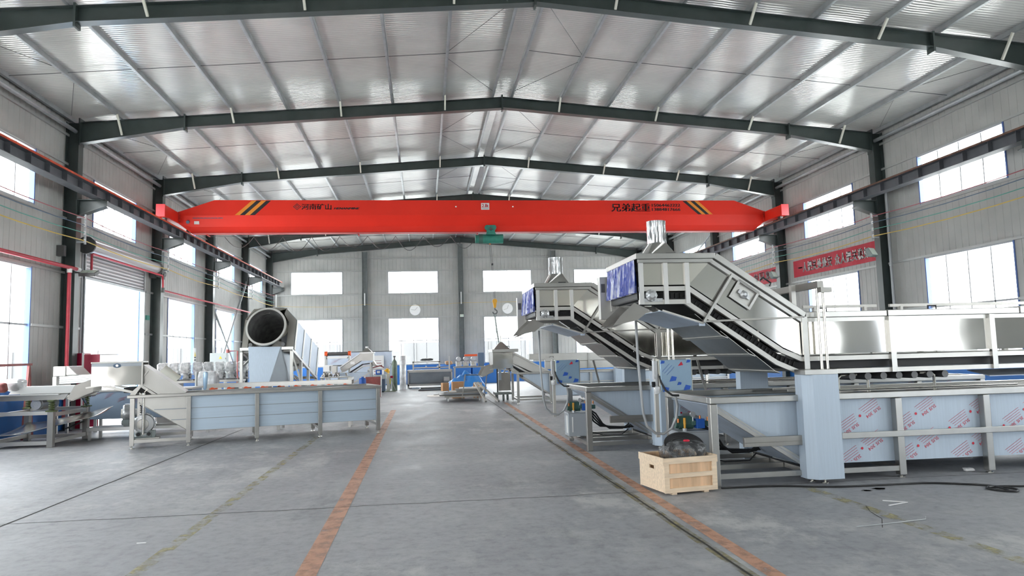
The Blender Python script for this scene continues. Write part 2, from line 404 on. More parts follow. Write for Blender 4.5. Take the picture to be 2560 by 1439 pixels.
for s in (-1, 1): rf.plate([(0, YF - .3, 8.98), (s * 11.7, YF - .3, zr(11.7)), (s * 11.7, YB + .3, zr(11.7)), (0, YB + .3, 8.98)] if s < 0 else
                           [(0, YF - .3, 8.98), (0, YB + .3, 8.98), (s * 11.7, YB + .3, zr(11.7)), (s * 11.7, YF - .3, zr(11.7))], .08)
rf.obj('ceiling', 'roof_foil', kind='structure')
# outside
MB().box(-120, -90, -.35, 120, 150, -.13).obj('ground_outside', 'outdoor_ground', kind='structure')
ow = MB().box(-40, 58, -.13, 40, 58.3, 2.75)
for x in range(-39, 40, 3): ow.box(x, 57.9, -.13, x + .12, 58, 2.75)
tag(ow.obj('boundary_wall', 'outdoor_wall'), 'pale boundary wall outside, seen low through the gable windows', 'wall')
ow = MB().box(-46, 10, -.13, -45.7, 62, 3.0)
for y in range(11, 62, 3): ow.box(-45.7, y, -.13, -45.6, y + .12, 3.0)
tag(ow.obj('boundary_wall', 'outdoor_wall'), 'pale yard wall outside, seen faintly through the open roller door', 'wall')

wn_i = 0
def window(plane, c, inward, u0, u1, v0, v1, cols, rows, jamb=True):
    global wn_i; wn_i += 1
    def bx(mb, a, b, lo, hi, d0, d1):
        p, q = sorted((c - inward * d0, c - inward * d1))
        if plane == 'x': mb.box(p, a, lo, q, b, hi)
        else: mb.box(a, p, lo, b, q, hi)
    w = .04; fr = MB()
    for a, b in ((u0, u0 + w), (u1 - w, u1)): bx(fr, a, b, v0, v1, -.02, .10)
    o = fr.obj('window_%d' % wn_i, 'window_blue' if jamb else 'window_white', kind='structure')
    hd = MB(); bx(hd, u0 + w, u1 - w, v0, v0 + .04, -.02, .10); bx(hd, u0 + w, u1 - w, v1 - .04, v1, -.02, .10); hd.obj('head_and_sill', 'window_white', o)
    mu = MB()
    for i in range(1, cols):
        u = u0 + (u1 - u0) * i / cols; bx(mu, u - .016, u + .016, v0 + w, v1 - w, .03, .07)
    for r in rows: bx(mu, u0 + w, u1 - w, r - .022, r + .022, .03, .07)
    if cols > 1 or rows: mu.obj('mullions', 'window_white', o)
    gl = MB(); bx(gl, u0 + w, u1 - w, v0 + w, v1 - w, .048, .052); gl.obj('pane', 'pane_glass', o)
for (a, b), k in zip(side_holes, LEFT_BAYS):
    window('x', -WX, 1, a, b, *UPZ, 4, []); window('x', WX, -1, a, b, *UPZ, 4, [])
    if k != 1: window('x', -WX, 1, a, b, *LOZ, 4, [2.58])
    window('x', WX, -1, a, b, *LOZ, 4, [2.58])
for x in BACKX:
    window('y', YB, -1, x - 1.5, x + 1.5, *UPZ, 4, [], False); window('y', YB, -1, x - 1.5, x + 1.5, *LOZ, 4, [2.58], False)

# painted dado walls
for s, nm in ((-1, 'baseboard_left'), (1, 'baseboard_right')):
    mb = MB(); x0, x1 = sorted((s * WX, s * (WX - .10)))
    for a, b in (((YF, DOOR_Y[0] - .15), (DOOR_Y[1] + .15, YB)) if s < 0 else ((YF, YB),)): mb.box(x0, a, 0, x1, b, 1.13)
    mb.obj(nm, 'dado_blue', kind='structure')
MB().box(-WX + .1, YB - .10, 0, WX - .1, YB, 1.13).obj('baseboard_back', 'dado_blue', kind='structure')
# girts (horizontal channels carrying the sheeting)
ti = 0
def trim(mb, m):
    global ti; ti += 1; return mb.obj('trim_%d' % ti, m, kind='structure')
for z in (1.15, 2.58, 3.97, 5.37, 6.79, 7.55):
    for s in (-1, 1):
        mb = MB(); x0, x1 = sorted((s * WX, s * (WX - .045)))
        segs = [(YF, YB)]
        if 2 < z < 3: segs = [(b, a2) for (a, b), (a2, b2) in zip([(0, YF)] + side_holes, side_holes + [(YB, 0)])]
        if s < 0 and z < DOOR_HEAD:
            ns = []
            for a, b in segs:
                for p, q in ((a, min(b, DOOR_Y[0] - .15)), (max(a, DOOR_Y[1] + .15), b)):
                    if q - p > .05: ns.append((p, q))
            segs = ns
        for a, b in segs: mb.box(x0, a, z - .03, x1, b, z + .03)
        trim(mb, 'girt')
    mb = MB()
    if 2 < z < 3:
        for a, b in ((-WX, -10), (-7, -4.35), (-1.35, 1.35), (4.35, 7), (10, WX)): mb.box(a, YB - .05, z - .03, b, YB, z + .03)
    else: mb.box(-WX, YB - .05, z - .03, WX, YB, z + .03)
    trim(mb, 'girt')
for s in (-1, 1): trim(MB().tube([(s * 11.17, YF, 7.66), (s * 11.17, YB, 7.66)], .055, 10), 'galvanized')
# door jambs
mb = MB()
for y in (DOOR_Y[0] - .08, DOOR_Y[1] + .02): mb.box(-WX - .1, y, 0, -WX + .03, y + .06, DOOR_HEAD)
trim(mb, 'window_white')
MB().box(-WX - .75, DOOR_Y[1] - .02, -.1, -WX - .12, DOOR_Y[1] + .1, 4.9).obj('trim_50', 'outdoor_blue', kind='structure')

# roller door
d = MB()
zz = DOOR_TOP; pr = []
while zz < DOOR_HEAD - .02:
    pr += [(-WX + .0, zz), (-WX + .035, zz + .03), (-WX + .035, zz + .07), (-WX, zz + .10)]; zz += .10
dr = MB().ribbon(pr, .012, 'y', DOOR_Y[0], DOOR_Y[1]).obj('door_1', 'shutter', kind='structure')
MB().box(-WX - .02, DOOR_Y[0], DOOR_TOP - .07, -WX + .05, DOOR_Y[1], DOOR_TOP).obj('bottom_bar', 'galvanized', dr)
MB().cyl((-WX + .26, DOOR_Y[0] - .35, 4.78), (-WX + .26, DOOR_Y[1] + .35, 4.78), .17, 20).obj('barrel', 'shutter', dr, smooth=1)
g = MB()
for y in (DOOR_Y[0] - .42, DOOR_Y[1] + .35): g.cyl((-WX + .26, y, 4.78), (-WX + .26, y + .06, 4.78), .23, 24)
g.obj('end_bracket', 'gunmetal', dr, smooth=1)
g = MB()
for y in (DOOR_Y[0], DOOR_Y[1] - .06): g.box(-WX - .04, y, 0, -WX + .07, y + .06, 4.6)
g.obj('guide_rail', 'galvanized', dr)
g = MB().cyl((-WX + .3, DOOR_Y[1] + .45, 4.62), (-WX + .3, DOOR_Y[1] + .85, 4.62), .13).box(-WX + .05, DOOR_Y[1] + .42, 4.45, -WX + .2, DOOR_Y[1] + .6, 4.8)
g.obj('motor', 'gunmetal', dr, smooth=1)

# ================================================================= steel frame
def isec_box(mb, x0, x1, y, fw_, tf, tw, z0, z1):
    """vertical H column: flanges at x0 and x1 (normals along x), web between"""
    mb.box(x0, y - fw_ / 2, z0, x0 + tf, y + fw_ / 2, z1); mb.box(x1 - tf, y - fw_ / 2, z0, x1, y + fw_ / 2, z1)
    mb.box(x0 + tf, y - tw / 2, z0, x1 - tf, y + tw / 2, z1)
near = {0: 'nearest the camera', 1: 'second from the camera', 2: 'third from the camera', 3: 'third from the gable end', 4: 'second from the gable end', 5: 'in the far corner'}
for k in range(0, 6):
    for s, sd in ((-1, 'left'), (1, 'right')):
        y = FR(k) - (.35 if k == 5 else 0)
        t = thing('steel_column', 'dark grey-green H-section steel column on the %s wall, %s' % (sd, near[k]), 'column', (0, y, 0), group='steel columns')
        mb = MB(); x0, x1 = sorted((s * 11.03, s * 11.35)); isec_box(mb, x0, x1, 0, .26, .014, .012, .02, 7.88); mb.obj('shaft', 'frame_paint', t)
        a, b = sorted((s * 10.95, s * 11.35)); MB().box(a, -.2, 0, b, .2, .02).obj('base_plate', 'frame_paint', t)
        # crane corbel
        mb = MB(); xo, xi = s * 11.03, s * 10.36
        mb.prism([(xo, 5.42), (xi, 5.66), (xi, 5.83), (xo, 5.83)], 'y', -.007, .007)
        mb.box(min(xo, xi), -.12, 5.83, max(xo, xi), .12, 5.845); mb.plate([(xo, -.12, 5.42), (xi, -.12, 5.66), (xi, .12, 5.66), (xo, .12, 5.42)], .012)
        mb.obj('crane_bracket', 'frame_paint', t)
    # rafter
    t = thing('roof_rafter', 'dark steel roof rafter spanning the hall, %s' % {0: 'the one nearest the camera', 1: 'the second from the camera', 2: 'the third from the camera', 3: 'partly behind the top edge of the red crane', 4: 'seen under the red crane girder', 5: 'against the gable wall'}[k], 'rafter', (0, FR(k) - (.35 if k == 5 else 0), 0), group='roof rafters')
    top = lambda x: 8.78 - .0797 * abs(x)
    bot = lambda x: top(x) - (.31 if abs(x) < 8.45 else .31 + (abs(x) - 8.45) / 2.58 * .25)
    for s in (-1, 1):
        X = [0, s * 8.45, s * 11.03]
        MB().prism([(x, top(x) - .01) for x in X] + [(x, bot(x) + .01) for x in reversed(X)], 'y', -.006, .006).obj('web', 'frame_paint', t)
        fl = MB()
        for x0, x1 in ((X[0], X[1]), (X[1], X[2])):
            for f, dz in ((bot, .0), ):
                fl.plate([(x0, -.10, f(x0)), (x1, -.10, f(x1)), (x1, .10, f(x1)), (x0, .10, f(x0))], .014)
        fl.obj('bottom_flange', 'frame_paint', t)
        MB().plate([(0, -.10, top(0) - .014), (X[2], -.10, top(11.03) - .014), (X[2], .10, top(11.03) - .014), (0, .10, top(0) - .014)], .014).obj('top_flange', 'frame_paint', t)
        sp = MB(); sp.box(s * 8.45 - .02, -.11, bot(8.45) - .10, s * 8.45 + .02, .11, top(8.45) + .03); sp.prism([(-.07, bot(8.45) - .0), (.07, bot(8.45) - .0), (.0, bot(8.45) - .10)], 'x', s * 8.45 - .008, s * 8.45 + .008)
        sp.obj('splice_plate', 'frame_paint', t)
        kn = MB().box(s * 11.03 - .018, -.13, 7.27, s * 11.03 + .018, .13, 7.98); kn.obj('knee_plate', 'frame_paint', t)
        for x in (1.6, 4.4, 7.2, 10.0):
            if k < 5: MB().bar((s * x, -.42, top(x) + .02), (s * x, -.09, bot(x) + .03), .045, .045).obj('fly_brace', 'cream_paint', t)
    MB().box(-.02, -.11, bot(0) - .07, .02, .11, 8.83).obj('splice_plate', 'frame_paint', t)
for x, w in ((-5.69, 'left of the middle'), (0, 'in the middle'), (5.69, 'right of the middle')):
    mb = MB(); isec_box(mb, x - .15, x + .15, YB - .2, .26, .012, .01, 0, 8.78 - .08 * abs(x) - .42)
    tag(mb.obj('steel_column', 'gable_paint'), 'grey steel column against the gable wall, %s' % w, 'column', 'gable columns')
px_ = [.24, 1.6, 3.0, 4.4, 5.79, 7.2, 8.55, 10.0, 11.2]
onm = ['beside the ridge', 'second from the ridge', 'third from the ridge', 'fourth from the ridge', 'fifth from the ridge', 'sixth from the ridge', 'seventh from the ridge', 'eighth from the ridge', 'along the eave']
for s, sd in ((-1, 'left'), (1, 'right')):
    for x, n in zip(px_, onm):
        X = s * x; z0 = 8.78 - .0797 * x + .005; z1 = zr(x) - .005; h = z1 - z0
        mb = MB().box(X - .006, YF, z0, X + .006, YB, z1)
        mb.box(X, YF, z0, X + s * .065, YB, z0 + .008); mb.box(X - s * .065, YF, z1 - .012 + s * 0, X, YB, z1 - .004)
        tag(mb.obj('roof_purlin', 'galvanized'), 'galvanised roof purlin on the %s slope, %s' % (sd, n), 'purlin', 'roof purlins')
# thin sag rods and eave/ridge bracing, one set per bay and slope
for k in range(-1, 5):
    for s, sd in ((-1, 'left'), (1, 'right')):
        y = FR(k) + 3; f = lambda x: 8.85 - .08 * x
        mb = MB().tube([(s * .26, y - .05, f(.26)), (s * 1.6, y, f(1.6)), (s * 11.2, y, f(11.2))], .007, 6)
        for xa, xb in ((.3, 1.6), (11.1, 10.0)):
            mb.tube([(s * xa, y - 2.5, f(xa)), (s * xb, y - .12, f(xb))], .006, 6); mb.tube([(s * xa, y + 2.6, f(xa)), (s * xb, y + .3, f(xb))], .006, 6)
        mb.name = 0; o = trim(mb, 'gunmetal')

# runway beams
for s, sd in ((-1, 'left'), (1, 'right')):
    t = thing('crane_runway_beam', 'dark runway beam with web stiffeners along the %s wall, %s' % (sd, 'topped by an orange-red rail' if s < 0 else 'topped by a rusty brown rail'), 'beam', (s * 10.55, 0, 0), group='crane runway beams')
    y0, y1 = FR(-2), 42.7
    mb = MB().box(-.13, y0, 5.845, .13, y1, 5.86).box(-.13, y0, 6.105, .13, y1, 6.12).box(-.005, y0, 5.86, .005, y1, 6.105); mb.obj('beam', 'runway_paint', t)
    st = MB(); n = 0; y = FR(1) + .2 - 8 * 2.0
    while y < y1:
        st.box(-.12, y - .006, 5.86, -.005, y + .006, 6.105); st.box(.005, y - .006, 5.86, .12, y + .006, 6.105); y += .77
    st.obj('stiffeners', 'runway_paint', t)
    MB().box(-.025, y0, 6.12, .025, y1, 6.175).obj('rail', 'rail_orange' if s < 0 else 'rail_rust', t)
    MB().box(*sorted((-s * .13, -s * .155))[:1], y0, 6.105, sorted((-s * .13, -s * .155))[1], y1, 6.15).obj('edge_strip', 'rail_orange' if s < 0 else 'rail_rust', t)

# ================================================================= overhead crane
CY = 25.2
t = thing('overhead_crane', 'red single-girder overhead travelling crane spanning the hall, with lettering and a green hoist', 'crane', (0, CY, 0))
def hw(z): return .30 if z >= 6.55 else (.13 + (z - 6.19) / .36 * .17 if z > 6.19 else .13)
vs = []; fs = []
stn = [(-10.46, 6.66, 6.31), (-10.05, 6.80, 5.985), (-9.25, 7.08, 5.985), (9.25, 7.08, 5.985), (10.05, 6.80, 5.985), (10.46, 6.66, 6.31)]
for x, zt, zb in stn:
    zs = [zt, max(6.55, zb), max(6.19, zb), zb]
    for z in zs: vs.append((x, -hw(z), z))
    for z in reversed(zs): vs.append((x, hw(z), z))
for i in range(len(stn) - 1):
    for j in range(8): fs.append((i * 8 + j, i * 8 + (j + 1) % 8, (i + 1) * 8 + (j + 1) % 8, (i + 1) * 8 + j))
fs += [tuple(range(8)), tuple(range(47, 39, -1))]
MB().add(vs, fs).obj('girder', 'crane_red', t)
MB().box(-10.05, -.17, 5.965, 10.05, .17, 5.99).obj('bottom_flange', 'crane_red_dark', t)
for s in (-1, 1):
    e = MB().box(s * 10.55 - .13, -1.55, 6.29, s * 10.55 + .13, 1.55, 6.66).obj('end_carriage', 'crane_red', t, bev=.01)
    MB().box(s * 10.55 - .135, -1.58, 6.27, s * 10.55 + .135, -1.55, 6.67).box(s * 10.55 - .135, 1.55, 6.27, s * 10.55 + .135, 1.58, 6.67).obj('end_plate', 'crane_end', e)
    for y in (-1.2, 1.2): MB().cyl((s * 10.55 - .05, y, 6.275), (s * 10.55 + .05, y, 6.275), .10, 20).obj('wheel', 'gunmetal', e, smooth=1)
    j = MB().box(s * 10.40 - .02, -.32, 6.33, s * 10.40 + .02, .32, 6.68)
    for i in range(4): j.cyl((s * 10.36, -.335, 6.38 + i * .085), (s * 10.36, -.30, 6.38 + i * .085), .018, 8)
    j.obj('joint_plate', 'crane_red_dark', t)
yf = -.303
def flat(mb, pts, y): mb.add([(p[0], y, p[1]) for p in pts] + [(p[0], y + .002, p[1]) for p in pts], [tuple(range(len(pts))), tuple(range(2 * len(pts) - 1, len(pts) - 1, -1))])
def stripes(top0, top1, b0, b1, order):
    for i, c in enumerate(order):
        f0, f1 = i / 4, (i + 1) / 4; mb = MB()
        flat(mb, [(b0 + (b1 - b0) * f0, 6.562), (b0 + (b1 - b0) * f1, 6.562), (top0 + (top1 - top0) * f1, 7.06), (top0 + (top1 - top0) * f0, 7.06)], yf)
        mb.obj('warning_stripe', c, t)
stripes(-8.04, -7.40, -8.59, -7.93, ['decal_orange', 'decal_black'] * 2)
stripes(7.26, 7.86, 7.84, 8.40, ['decal_black', 'decal_orange'] * 2)
def letter(mb, body, x0, z0, x1, z1, y, shear=0, bold=0):
    g, f = glyphs(body, x0, z0, x1, z1, shear)
    for dx in ((0,) if not bold else (-bold, 0, bold)): mb.add([(p[0] + dx, y - abs(dx) * .05, p[1]) for p in g], f)
mb = MB(); letter(mb, '河南矿山', -6.38, 6.745, -5.38, 6.955, yf - .002, bold=.007); letter(mb, 'HENANMINE', -5.29, 6.755, -4.42, 6.825, yf - .002, shear=.3, bold=.008)
for r0_, r1_ in ((.135, .105), (.07, .045)):
    for a in range(4):
        p = [(cos(pi / 2 * (a + q)) * r, sin(pi / 2 * (a + q)) * r) for q, r in ((0, r0_), (1, r0_), (1, r1_), (0, r1_))]
        flat(mb, [(-6.53 + u, 6.85 + v * .85) for u, v in p], yf)
mb.obj('maker_lettering', 'decal_black', t)
mb = MB(); letter(mb, '兄弟起重', 4.57, 6.665, 6.02, 6.965, yf - .002, bold=.012); letter(mb, '15064462222', 6.09, 6.845, 7.16, 6.955, yf - .002, bold=.007); letter(mb, '13884817666', 6.09, 6.69, 7.16, 6.80, yf - .002, bold=.007)
mb.obj('dealer_lettering', 'decal_black', t)
pl = MB().box(-.18, yf - .01, 6.74, .11, -.30, 6.98).obj('load_plate', 'white_paint', t)
mb = MB(); letter(mb, '2.8t', -.15, 6.82, .08, 6.95, yf - .013, bold=.006); mb.obj('load_lettering', 'print_red', pl)
mb = MB(); flat(mb, [(-.15, 6.775), (.08, 6.775), (.08, 6.785), (-.15, 6.785)], yf - .014); mb.obj('underline', 'decal_black', pl)
mb = MB()
for i in range(26):
    x = -9.97 + i * .038; y_ = -hw(6.47) - .004
    mb.box(x, y_ - .004, 6.455, x + .027, y_ + .01, 6.455 + .022 + .008 * (i % 3))
mb.obj('faded_blue_lettering', 'wire_blue', t)
y_ = -hw(6.33); MB().cyl((-10.13, y_ - .06, 6.33), (-10.13, y_, 6.36), .055, 20).obj('round_emblem', 'wire_blue', t)
MB().box(-9.93, y_ - .03, 6.27, -9.77, y_ + .02, 6.37).obj('name_plate', 'white_paint', t)
for x in (-1.10, .93): MB().box(x, yf - .006, 6.83, x + .05, -.29, 6.87).obj('bracket_tab', 'white_paint', t)
# hoist (moves along the girder)
h = MB().cyl((-.24, -.03, 5.735), (.60, -.03, 5.735), .165, 24).cyl((-.39, -.03, 5.735), (-.24, -.03, 5.735), .15, 24).obj('hoist', 'hoist_green', t, smooth=1)
MB().cyl((-.27, -.03, 5.735), (-.13, -.03, 5.735), .172, 24).obj('motor_fins', 'motor_green', h, smooth=1)
tr = MB().cyl((.02, -.28, 6.11), (.02, -.19, 6.11), .09, 16).cyl((.26, -.28, 6.11), (.26, -.19, 6.11), .09, 16).box(.0, -.26, 5.93, .30, -.18, 6.20).prism([(-.02, 5.86), (.34, 5.86), (.28, 6.0), (.04, 6.0)], 'y', -.24, .16)
tr.obj('trolley', 'hoist_green', h, bev=.006)
MB().cyl((.15, -.33, 6.05), (.15, -.26, 6.05), .05, 14).obj('trolley_motor', 'gunmetal', h, smooth=1)
MB().box(.10, -.06, 5.53, .16, .02, 5.62).obj('rope_guide', 'copper', h)
MB().tube([(.11, -.05, 5.57), (.23, -.05, 3.6)], .008, 6).tube([(.16, -.05, 5.57), (.27, -.05, 3.6)], .008, 6).obj('wire_rope', 'gunmetal', h)
hb = MB().cyl((.25, -.10, 3.50), (.25, .0, 3.50), .085, 20).prism([(.175, 3.5), (.325, 3.5), (.29, 3.26), (.21, 3.26)], 'y', -.09, -.01).obj('hook_block', 'hook_yellow', h, bev=.01)
MB().tube([(.25, -.05, 3.3), (.25, -.05, 3.2)] + [(.25 + .075 * sin(a), -.05, 3.12 + .075 * cos(a)) for a in [i * pi / 8 for i in range(0, 13)]], .022, 8).obj('hook', 'gunmetal', hb, smooth=1)
MB().tube([(.20, -.05, 4.85), (.195, -.05, 4.78)], .03, 8).obj('limit_switch', 'decal_black', h)
# festoon cable under the girder
fc = MB(); x = -9.1
while x < -.5:
    w = .98; pts = [(x + w * i / 12, .42, 5.93 - .52 * sin(pi * i / 12) * (.75 + .25 * ((int(x * 7)) % 3) / 2)) for i in range(13)]
    fc.tube(pts, .011, 6); x += w
fc.obj('festoon_cable', 'gunmetal', t); MB().tube([(-9.6, .42, 5.95), (-.3, .42, 5.95)], .006, 6).obj('festoon_wire', 'gunmetal', t)
mb = MB()
for x in (-9.6, -4.5, -.3): mb.box(x - .02, .10, 5.94, x + .02, .45, 5.965)
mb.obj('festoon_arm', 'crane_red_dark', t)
# lifting sling hanging from the hook
tag(MB().tube([(.25, CY - .05, 3.04), (.24, CY - .05, 3.0), (.28, CY - .2, 2.5), (.33, CY - .35, 2.0), (.335, CY - .42, 1.97)], .03, 6).tube([(.25 + .05 * cos(a), CY - .05, 3.0 + .05 * sin(a)) for a in [i * pi / 6 for i in range(12)]], .014, 6, True).obj('lifting_sling', 'motor_grey', None, smooth=1), 'grey lifting sling hanging from the yellow crane hook', 'sling')

# conductor wires along the walls
WC = [('wire_red', 5.36, 'red'), ('wire_blue', 5.17, 'dark blue'), ('wire_green', 4.97, 'green'), ('wire_yellow', 4.77, 'yellow')]
for s, sd in ((-1, 'left'), (1, 'right')):
    for m, z, cn in WC:
        pts = []
        for k in range(-1, 6):
            y0 = FR(k) - .1
            pts.append((s * 10.82, y0 if k < 5 else YB - .45, z))
            if k < 5: pts += [(s * 10.82, y0 + 6 * f, z - .07 * 4 * f * (1 - f)) for f in (.25, .5, .75)]
        tag(MB().tube(pts, .011 if m != 'wire_yellow' else .014, 6).obj('conductor_wire', m), '%s crane conductor wire strung along the %s wall' % (cn, sd), 'wire', 'crane conductor wires')
    for k in range(0, 5):
        b = thing('wire_bracket', 'small insulator bracket carrying four crane wires, on the %s column %s' % (sd, near[k]), 'bracket', (s * 10.82, FR(k) - .1, 0), group='wire brackets')
        MB().box(-.02, -.02, 4.68, .02, .02, 5.45).box(min(0, s * .205), -.015, 5.36, max(0, s * .205), .015, 5.40).box(min(0, s * .205), -.015, 4.72, max(0, s * .205), .015, 4.76).obj('bracket_arm', 'galvanized', b)
        for _, z, _c in WC: MB().lathe([(.012, -.05), (.03, -.04), (.018, -.015), (.034, 0), (.018, .015), (.03, .04), (.012, .05)], (-s * .0, -.035, z), 10).obj('insulator', 'white_paint', b)
tag(MB().tube([(-10.7, YB - .35, 4.75)] + [(x, YB - .35, 4.77 - .12 * (1 - ((x + 8.2) / 2.5) ** 2 if x < -5.7 else 1 - ((x + 2.85) / 2.85) ** 2)) for x in (-9.5, -8.2, -7, -5.7, -4.3, -2.85, -1.4, 0)] + [(5.69, YB - .35, 4.78), (10.5, YB - .35, 4.75)], .010, 6).obj('conductor_wire', 'wire_yellow'), 'thin yellow wire strung across the gable wall below the upper windows', 'wire', 'crane conductor wires')
for x, w in ((-10.75, 'in the left corner of the gable wall'), (-5.69, 'on the gable column left of the middle'), (0, 'on the middle gable column')):
    b = thing('wire_bracket', 'small white insulator bracket %s' % w, 'bracket', (x, YB - .36, 0), group='wire brackets')
    MB().box(-.03, -.03, 4.7, .03, .03, 5.42).obj('bracket_arm', 'white_paint', b)

# clocks, gable lamp
for x, w, hh, mm in ((-2.75, 'left of the middle column', 8.75, 2), (2.82, 'right of the middle column', 8.7, 1)):
    c = thing('wall_clock', 'round white wall clock on the gable wall, %s' % w, 'clock', (x, YB - .05, 4.40), group='wall clocks')
    MB().lathe([(.33, .05), (.33, -.005), (.31, -.02)], (0, 0, 0), 40, 'y').obj('case', 'white_paint', c, smooth=.5)
    MB().cyl((0, -.022, 0), (0, -.030, 0), .31, 40).obj('face', 'clock_face', c)
    for a, l, w_ in ((radians(50 if mm == 2 else 75), .22, .022), (radians(175 if mm == 2 else 200), .25, .02)):
        MB().bar((0, -.036, 0), (cos(a) * l, -.036, sin(a) * l), w_, .008).obj('hand', 'decal_black', c)
b = thing('floodlight', 'small black floodlight on the middle gable column', 'lamp', (.02, YB - .36, 3.99))
MB().box(-.14, -.05, -.11, .14, .05, .11).obj('housing', 'gunmetal', b, bev=.01); MB().box(-.11, -.06, -.08, .11, -.05, .08).obj('lens', 'lamp_lens', b)
MB().box(-.02, .05, -.02, .02, .1, .05).obj('arm', 'gunmetal', b)
# floodlights on columns
def flood(x, y, z, rz, tilt, label, sc=1):
    b = thing('floodlight', label, 'lamp', (x, y, z), rz, group='floodlights')
    M_ = Matrix.Rotation(tilt, 4, 'X')
    MB().box(-.15 * sc, -.05, -.13 * sc, .15 * sc, .06, .13 * sc).box(-.10 * sc, .06, -.09 * sc, .10 * sc, .12, .09 * sc).xf(M_).obj('housing', 'motor_grey', b, bev=.01)
    MB().box(-.13 * sc, -.058, -.11 * sc, .13 * sc, -.05, .11 * sc).xf(M_).obj('lens', 'lamp_lens', b)
    MB().bar((.15, 0, 0), (.36, .12, -.05), .03).obj('arm', 'gunmetal', b)
flood(10.68, FR(1) - .22, 4.28, radians(25), radians(-28), 'grey floodlight beside the red banner on the right, on the nearer column')
flood(10.74, FR(2) - .22, 4.30, radians(25), radians(-28), 'grey floodlight over the end of the farther red banner')
b = thing('floodlight', 'wide floodlight hung on a pipe at the corner of the roller door', 'lamp', (-10.74, FR(1) - .02, 3.95), group='floodlights')
M_ = Matrix.Rotation(radians(-68), 4, 'X') @ Matrix.Rotation(0, 4, 'Z')
MB().box(-.20, -.04, -.14, .20, .05, .14).xf(M_).obj('housing', 'gunmetal', b, bev=.01); MB().box(-.17, -.05, -.11, -.01, -.04, .11).box(.01, -.05, -.11, .17, -.04, .11).xf(M_).obj('lens', 'lamp_lens', b)
MB().bar((0, .05, .05), (-.3, .05, .02), .03).obj('arm', 'gunmetal', b)
# banners
def banner(y0, y1, z0, z1, chars, label, pos):
    b = thing('banner', label, 'banner', (11.335, y1, z0), group='wall banners')
    vs = []; n = 24
    for i in range(n + 1):
        y = (y0 - y1) * i / n
        for z in (0, z1 - z0): vs.append((.012 * sin(i * 1.3), y, z))
    MB().add(vs, [(2 * i, 2 * i + 1, 2 * i + 3, 2 * i + 2) for i in range(n)]).obj('cloth', 'banner_red', b)
    mb = MB()
    for ch, ya, yb in pos:
        g, f = glyphs(ch, 0, .13 if ch not in '一、' else (.29 if ch == '一' else .13), 1, .48 if ch not in '一、' else (.335 if ch == '一' else .24))
        for d in (-.016, 0, .016): mb.add([(-.022, (ya - y1) + p[0] * (yb - ya) + d, p[1]) for p in g], f)
    mb.obj('lettering', 'banner_white', b)
cs = '一人把关处处安'; pos = []
y = 24.35
for c in cs: pos.append((c, y, y - .27)); y -= .315
y -= .14
for c in '众人把关稳如': pos.append((c, y, y - .27)); y -= .315
banner(19.85, 24.72, 4.14, 4.74, '', 'nearer red banner with white lettering on the right wall, shown whole', [(c, a, b) for c, a, b in pos])
pos = []; y = 27.9
for c in '共同发展': pos.append((c, y, y - .40)); y -= .50
banner(25.86, 30.8, 4.14, 4.72, '', 'farther red banner on the right wall, half hidden by the steel hood', [('、', 28.5, 28.35)] + pos)

# red water pipes on the left
t = thing('fire_pipe', 'red water pipe running along the left wall and dropping down the second column', 'pipe', (-10.95, 0, 0), group='red water pipes')
MB().tube([(0, YF + .3, 4.03), (0, 19.15, 4.03)], .045, 10).obj('main_run', 'pipe_red', t, smooth=1)
MB().tube([(0, 18.75, 4.0), (0, 18.75, .35)], .045, 10).obj('downpipe', 'pipe_red', t, smooth=1)
MB().cyl((0, 19.1, 4.03), (0, 19.25, 4.03), .06, 12).cyl((0, 18.75, 3.9), (0, 18.75, 4.0), .058, 12).cyl((-.08, 18.75, 1.0), (.2, 18.75, 1.0), .04, 10).obj('fittings', 'white_paint', t, smooth=1)
MB().cyl((0, 18.75, .25), (0, 18.75, .55), .07, 12).cyl((0, 18.6, .85), (0, 18.9, .85), .06, 12).obj('valve', 'oxide_red', t, smooth=1)
t = thing('fire_pipe', 'thin red water pipe crossing above the roller door and on along the windows', 'pipe', (-10.95, 0, 0), group='red water pipes')
MB().tube([(0, 19.92, 4.1), (0, 19.92, 4.52), (0, 20.0, 4.54), (0, 25.05, 4.54), (0, 25.12, 4.5), (0, 25.15, 4.1), (0, 25.2, 4.05), (0, 37.3, 4.05)], .032, 8).obj('pipe_run', 'pipe_red', t, smooth=1)
MB().cyl((0, 25.15, 4.42), (0, 25.15, 4.62), .05, 10).cyl((0, 25.16, 3.98), (0, 25.16, 4.14), .05, 10).obj('fittings', 'gunmetal', t, smooth=1)
# cross bracing on the left wall
x = -11.12
tag(MB().tube([(x, FR(4) - .05, 5.6), (x, FR(3) + .3, .6)], .055, 10).tube([(x - .05, FR(3) + .25, 4.05), (x - .05, FR(4) - .8, .5)], .05, 10).tube([(x, FR(3) + .12, 5.2), (x, FR(3) + .12, 4.85), (x, FR(3) + .35, 4.6), (x - .05, FR(3) + .25, 4.05)], .06, 8).obj('cross_brace', 'galvanized', None, smooth=1), 'grey crossed tube bracing between the last two bays on the left wall', 'bracing')
tag(MB().tube([(11.1, FR(4) - .1, 7.0), (11.1, FR(3) + .1, 5.0)], .04, 8).tube([(11.1, FR(4) - .1, 5.0), (11.1, FR(3) + .1, 7.0)], .04, 8).obj('cross_brace', 'galvanized', None, smooth=1), 'thin crossed tube bracing high on the right wall, behind the tall chimney', 'bracing')
tag(MB().tube([(11.13, FR(1) - .4, 0), (11.13, FR(1) - .4, 6.0)], .04, 10).cyl((11.13, FR(1) - .4, 3.85), (11.13, FR(1) - .4, 3.95), .055, 10).obj('downpipe', 'grey_conduit', None, smooth=1), 'grey vertical pipe beside the second column on the right wall', 'pipe')

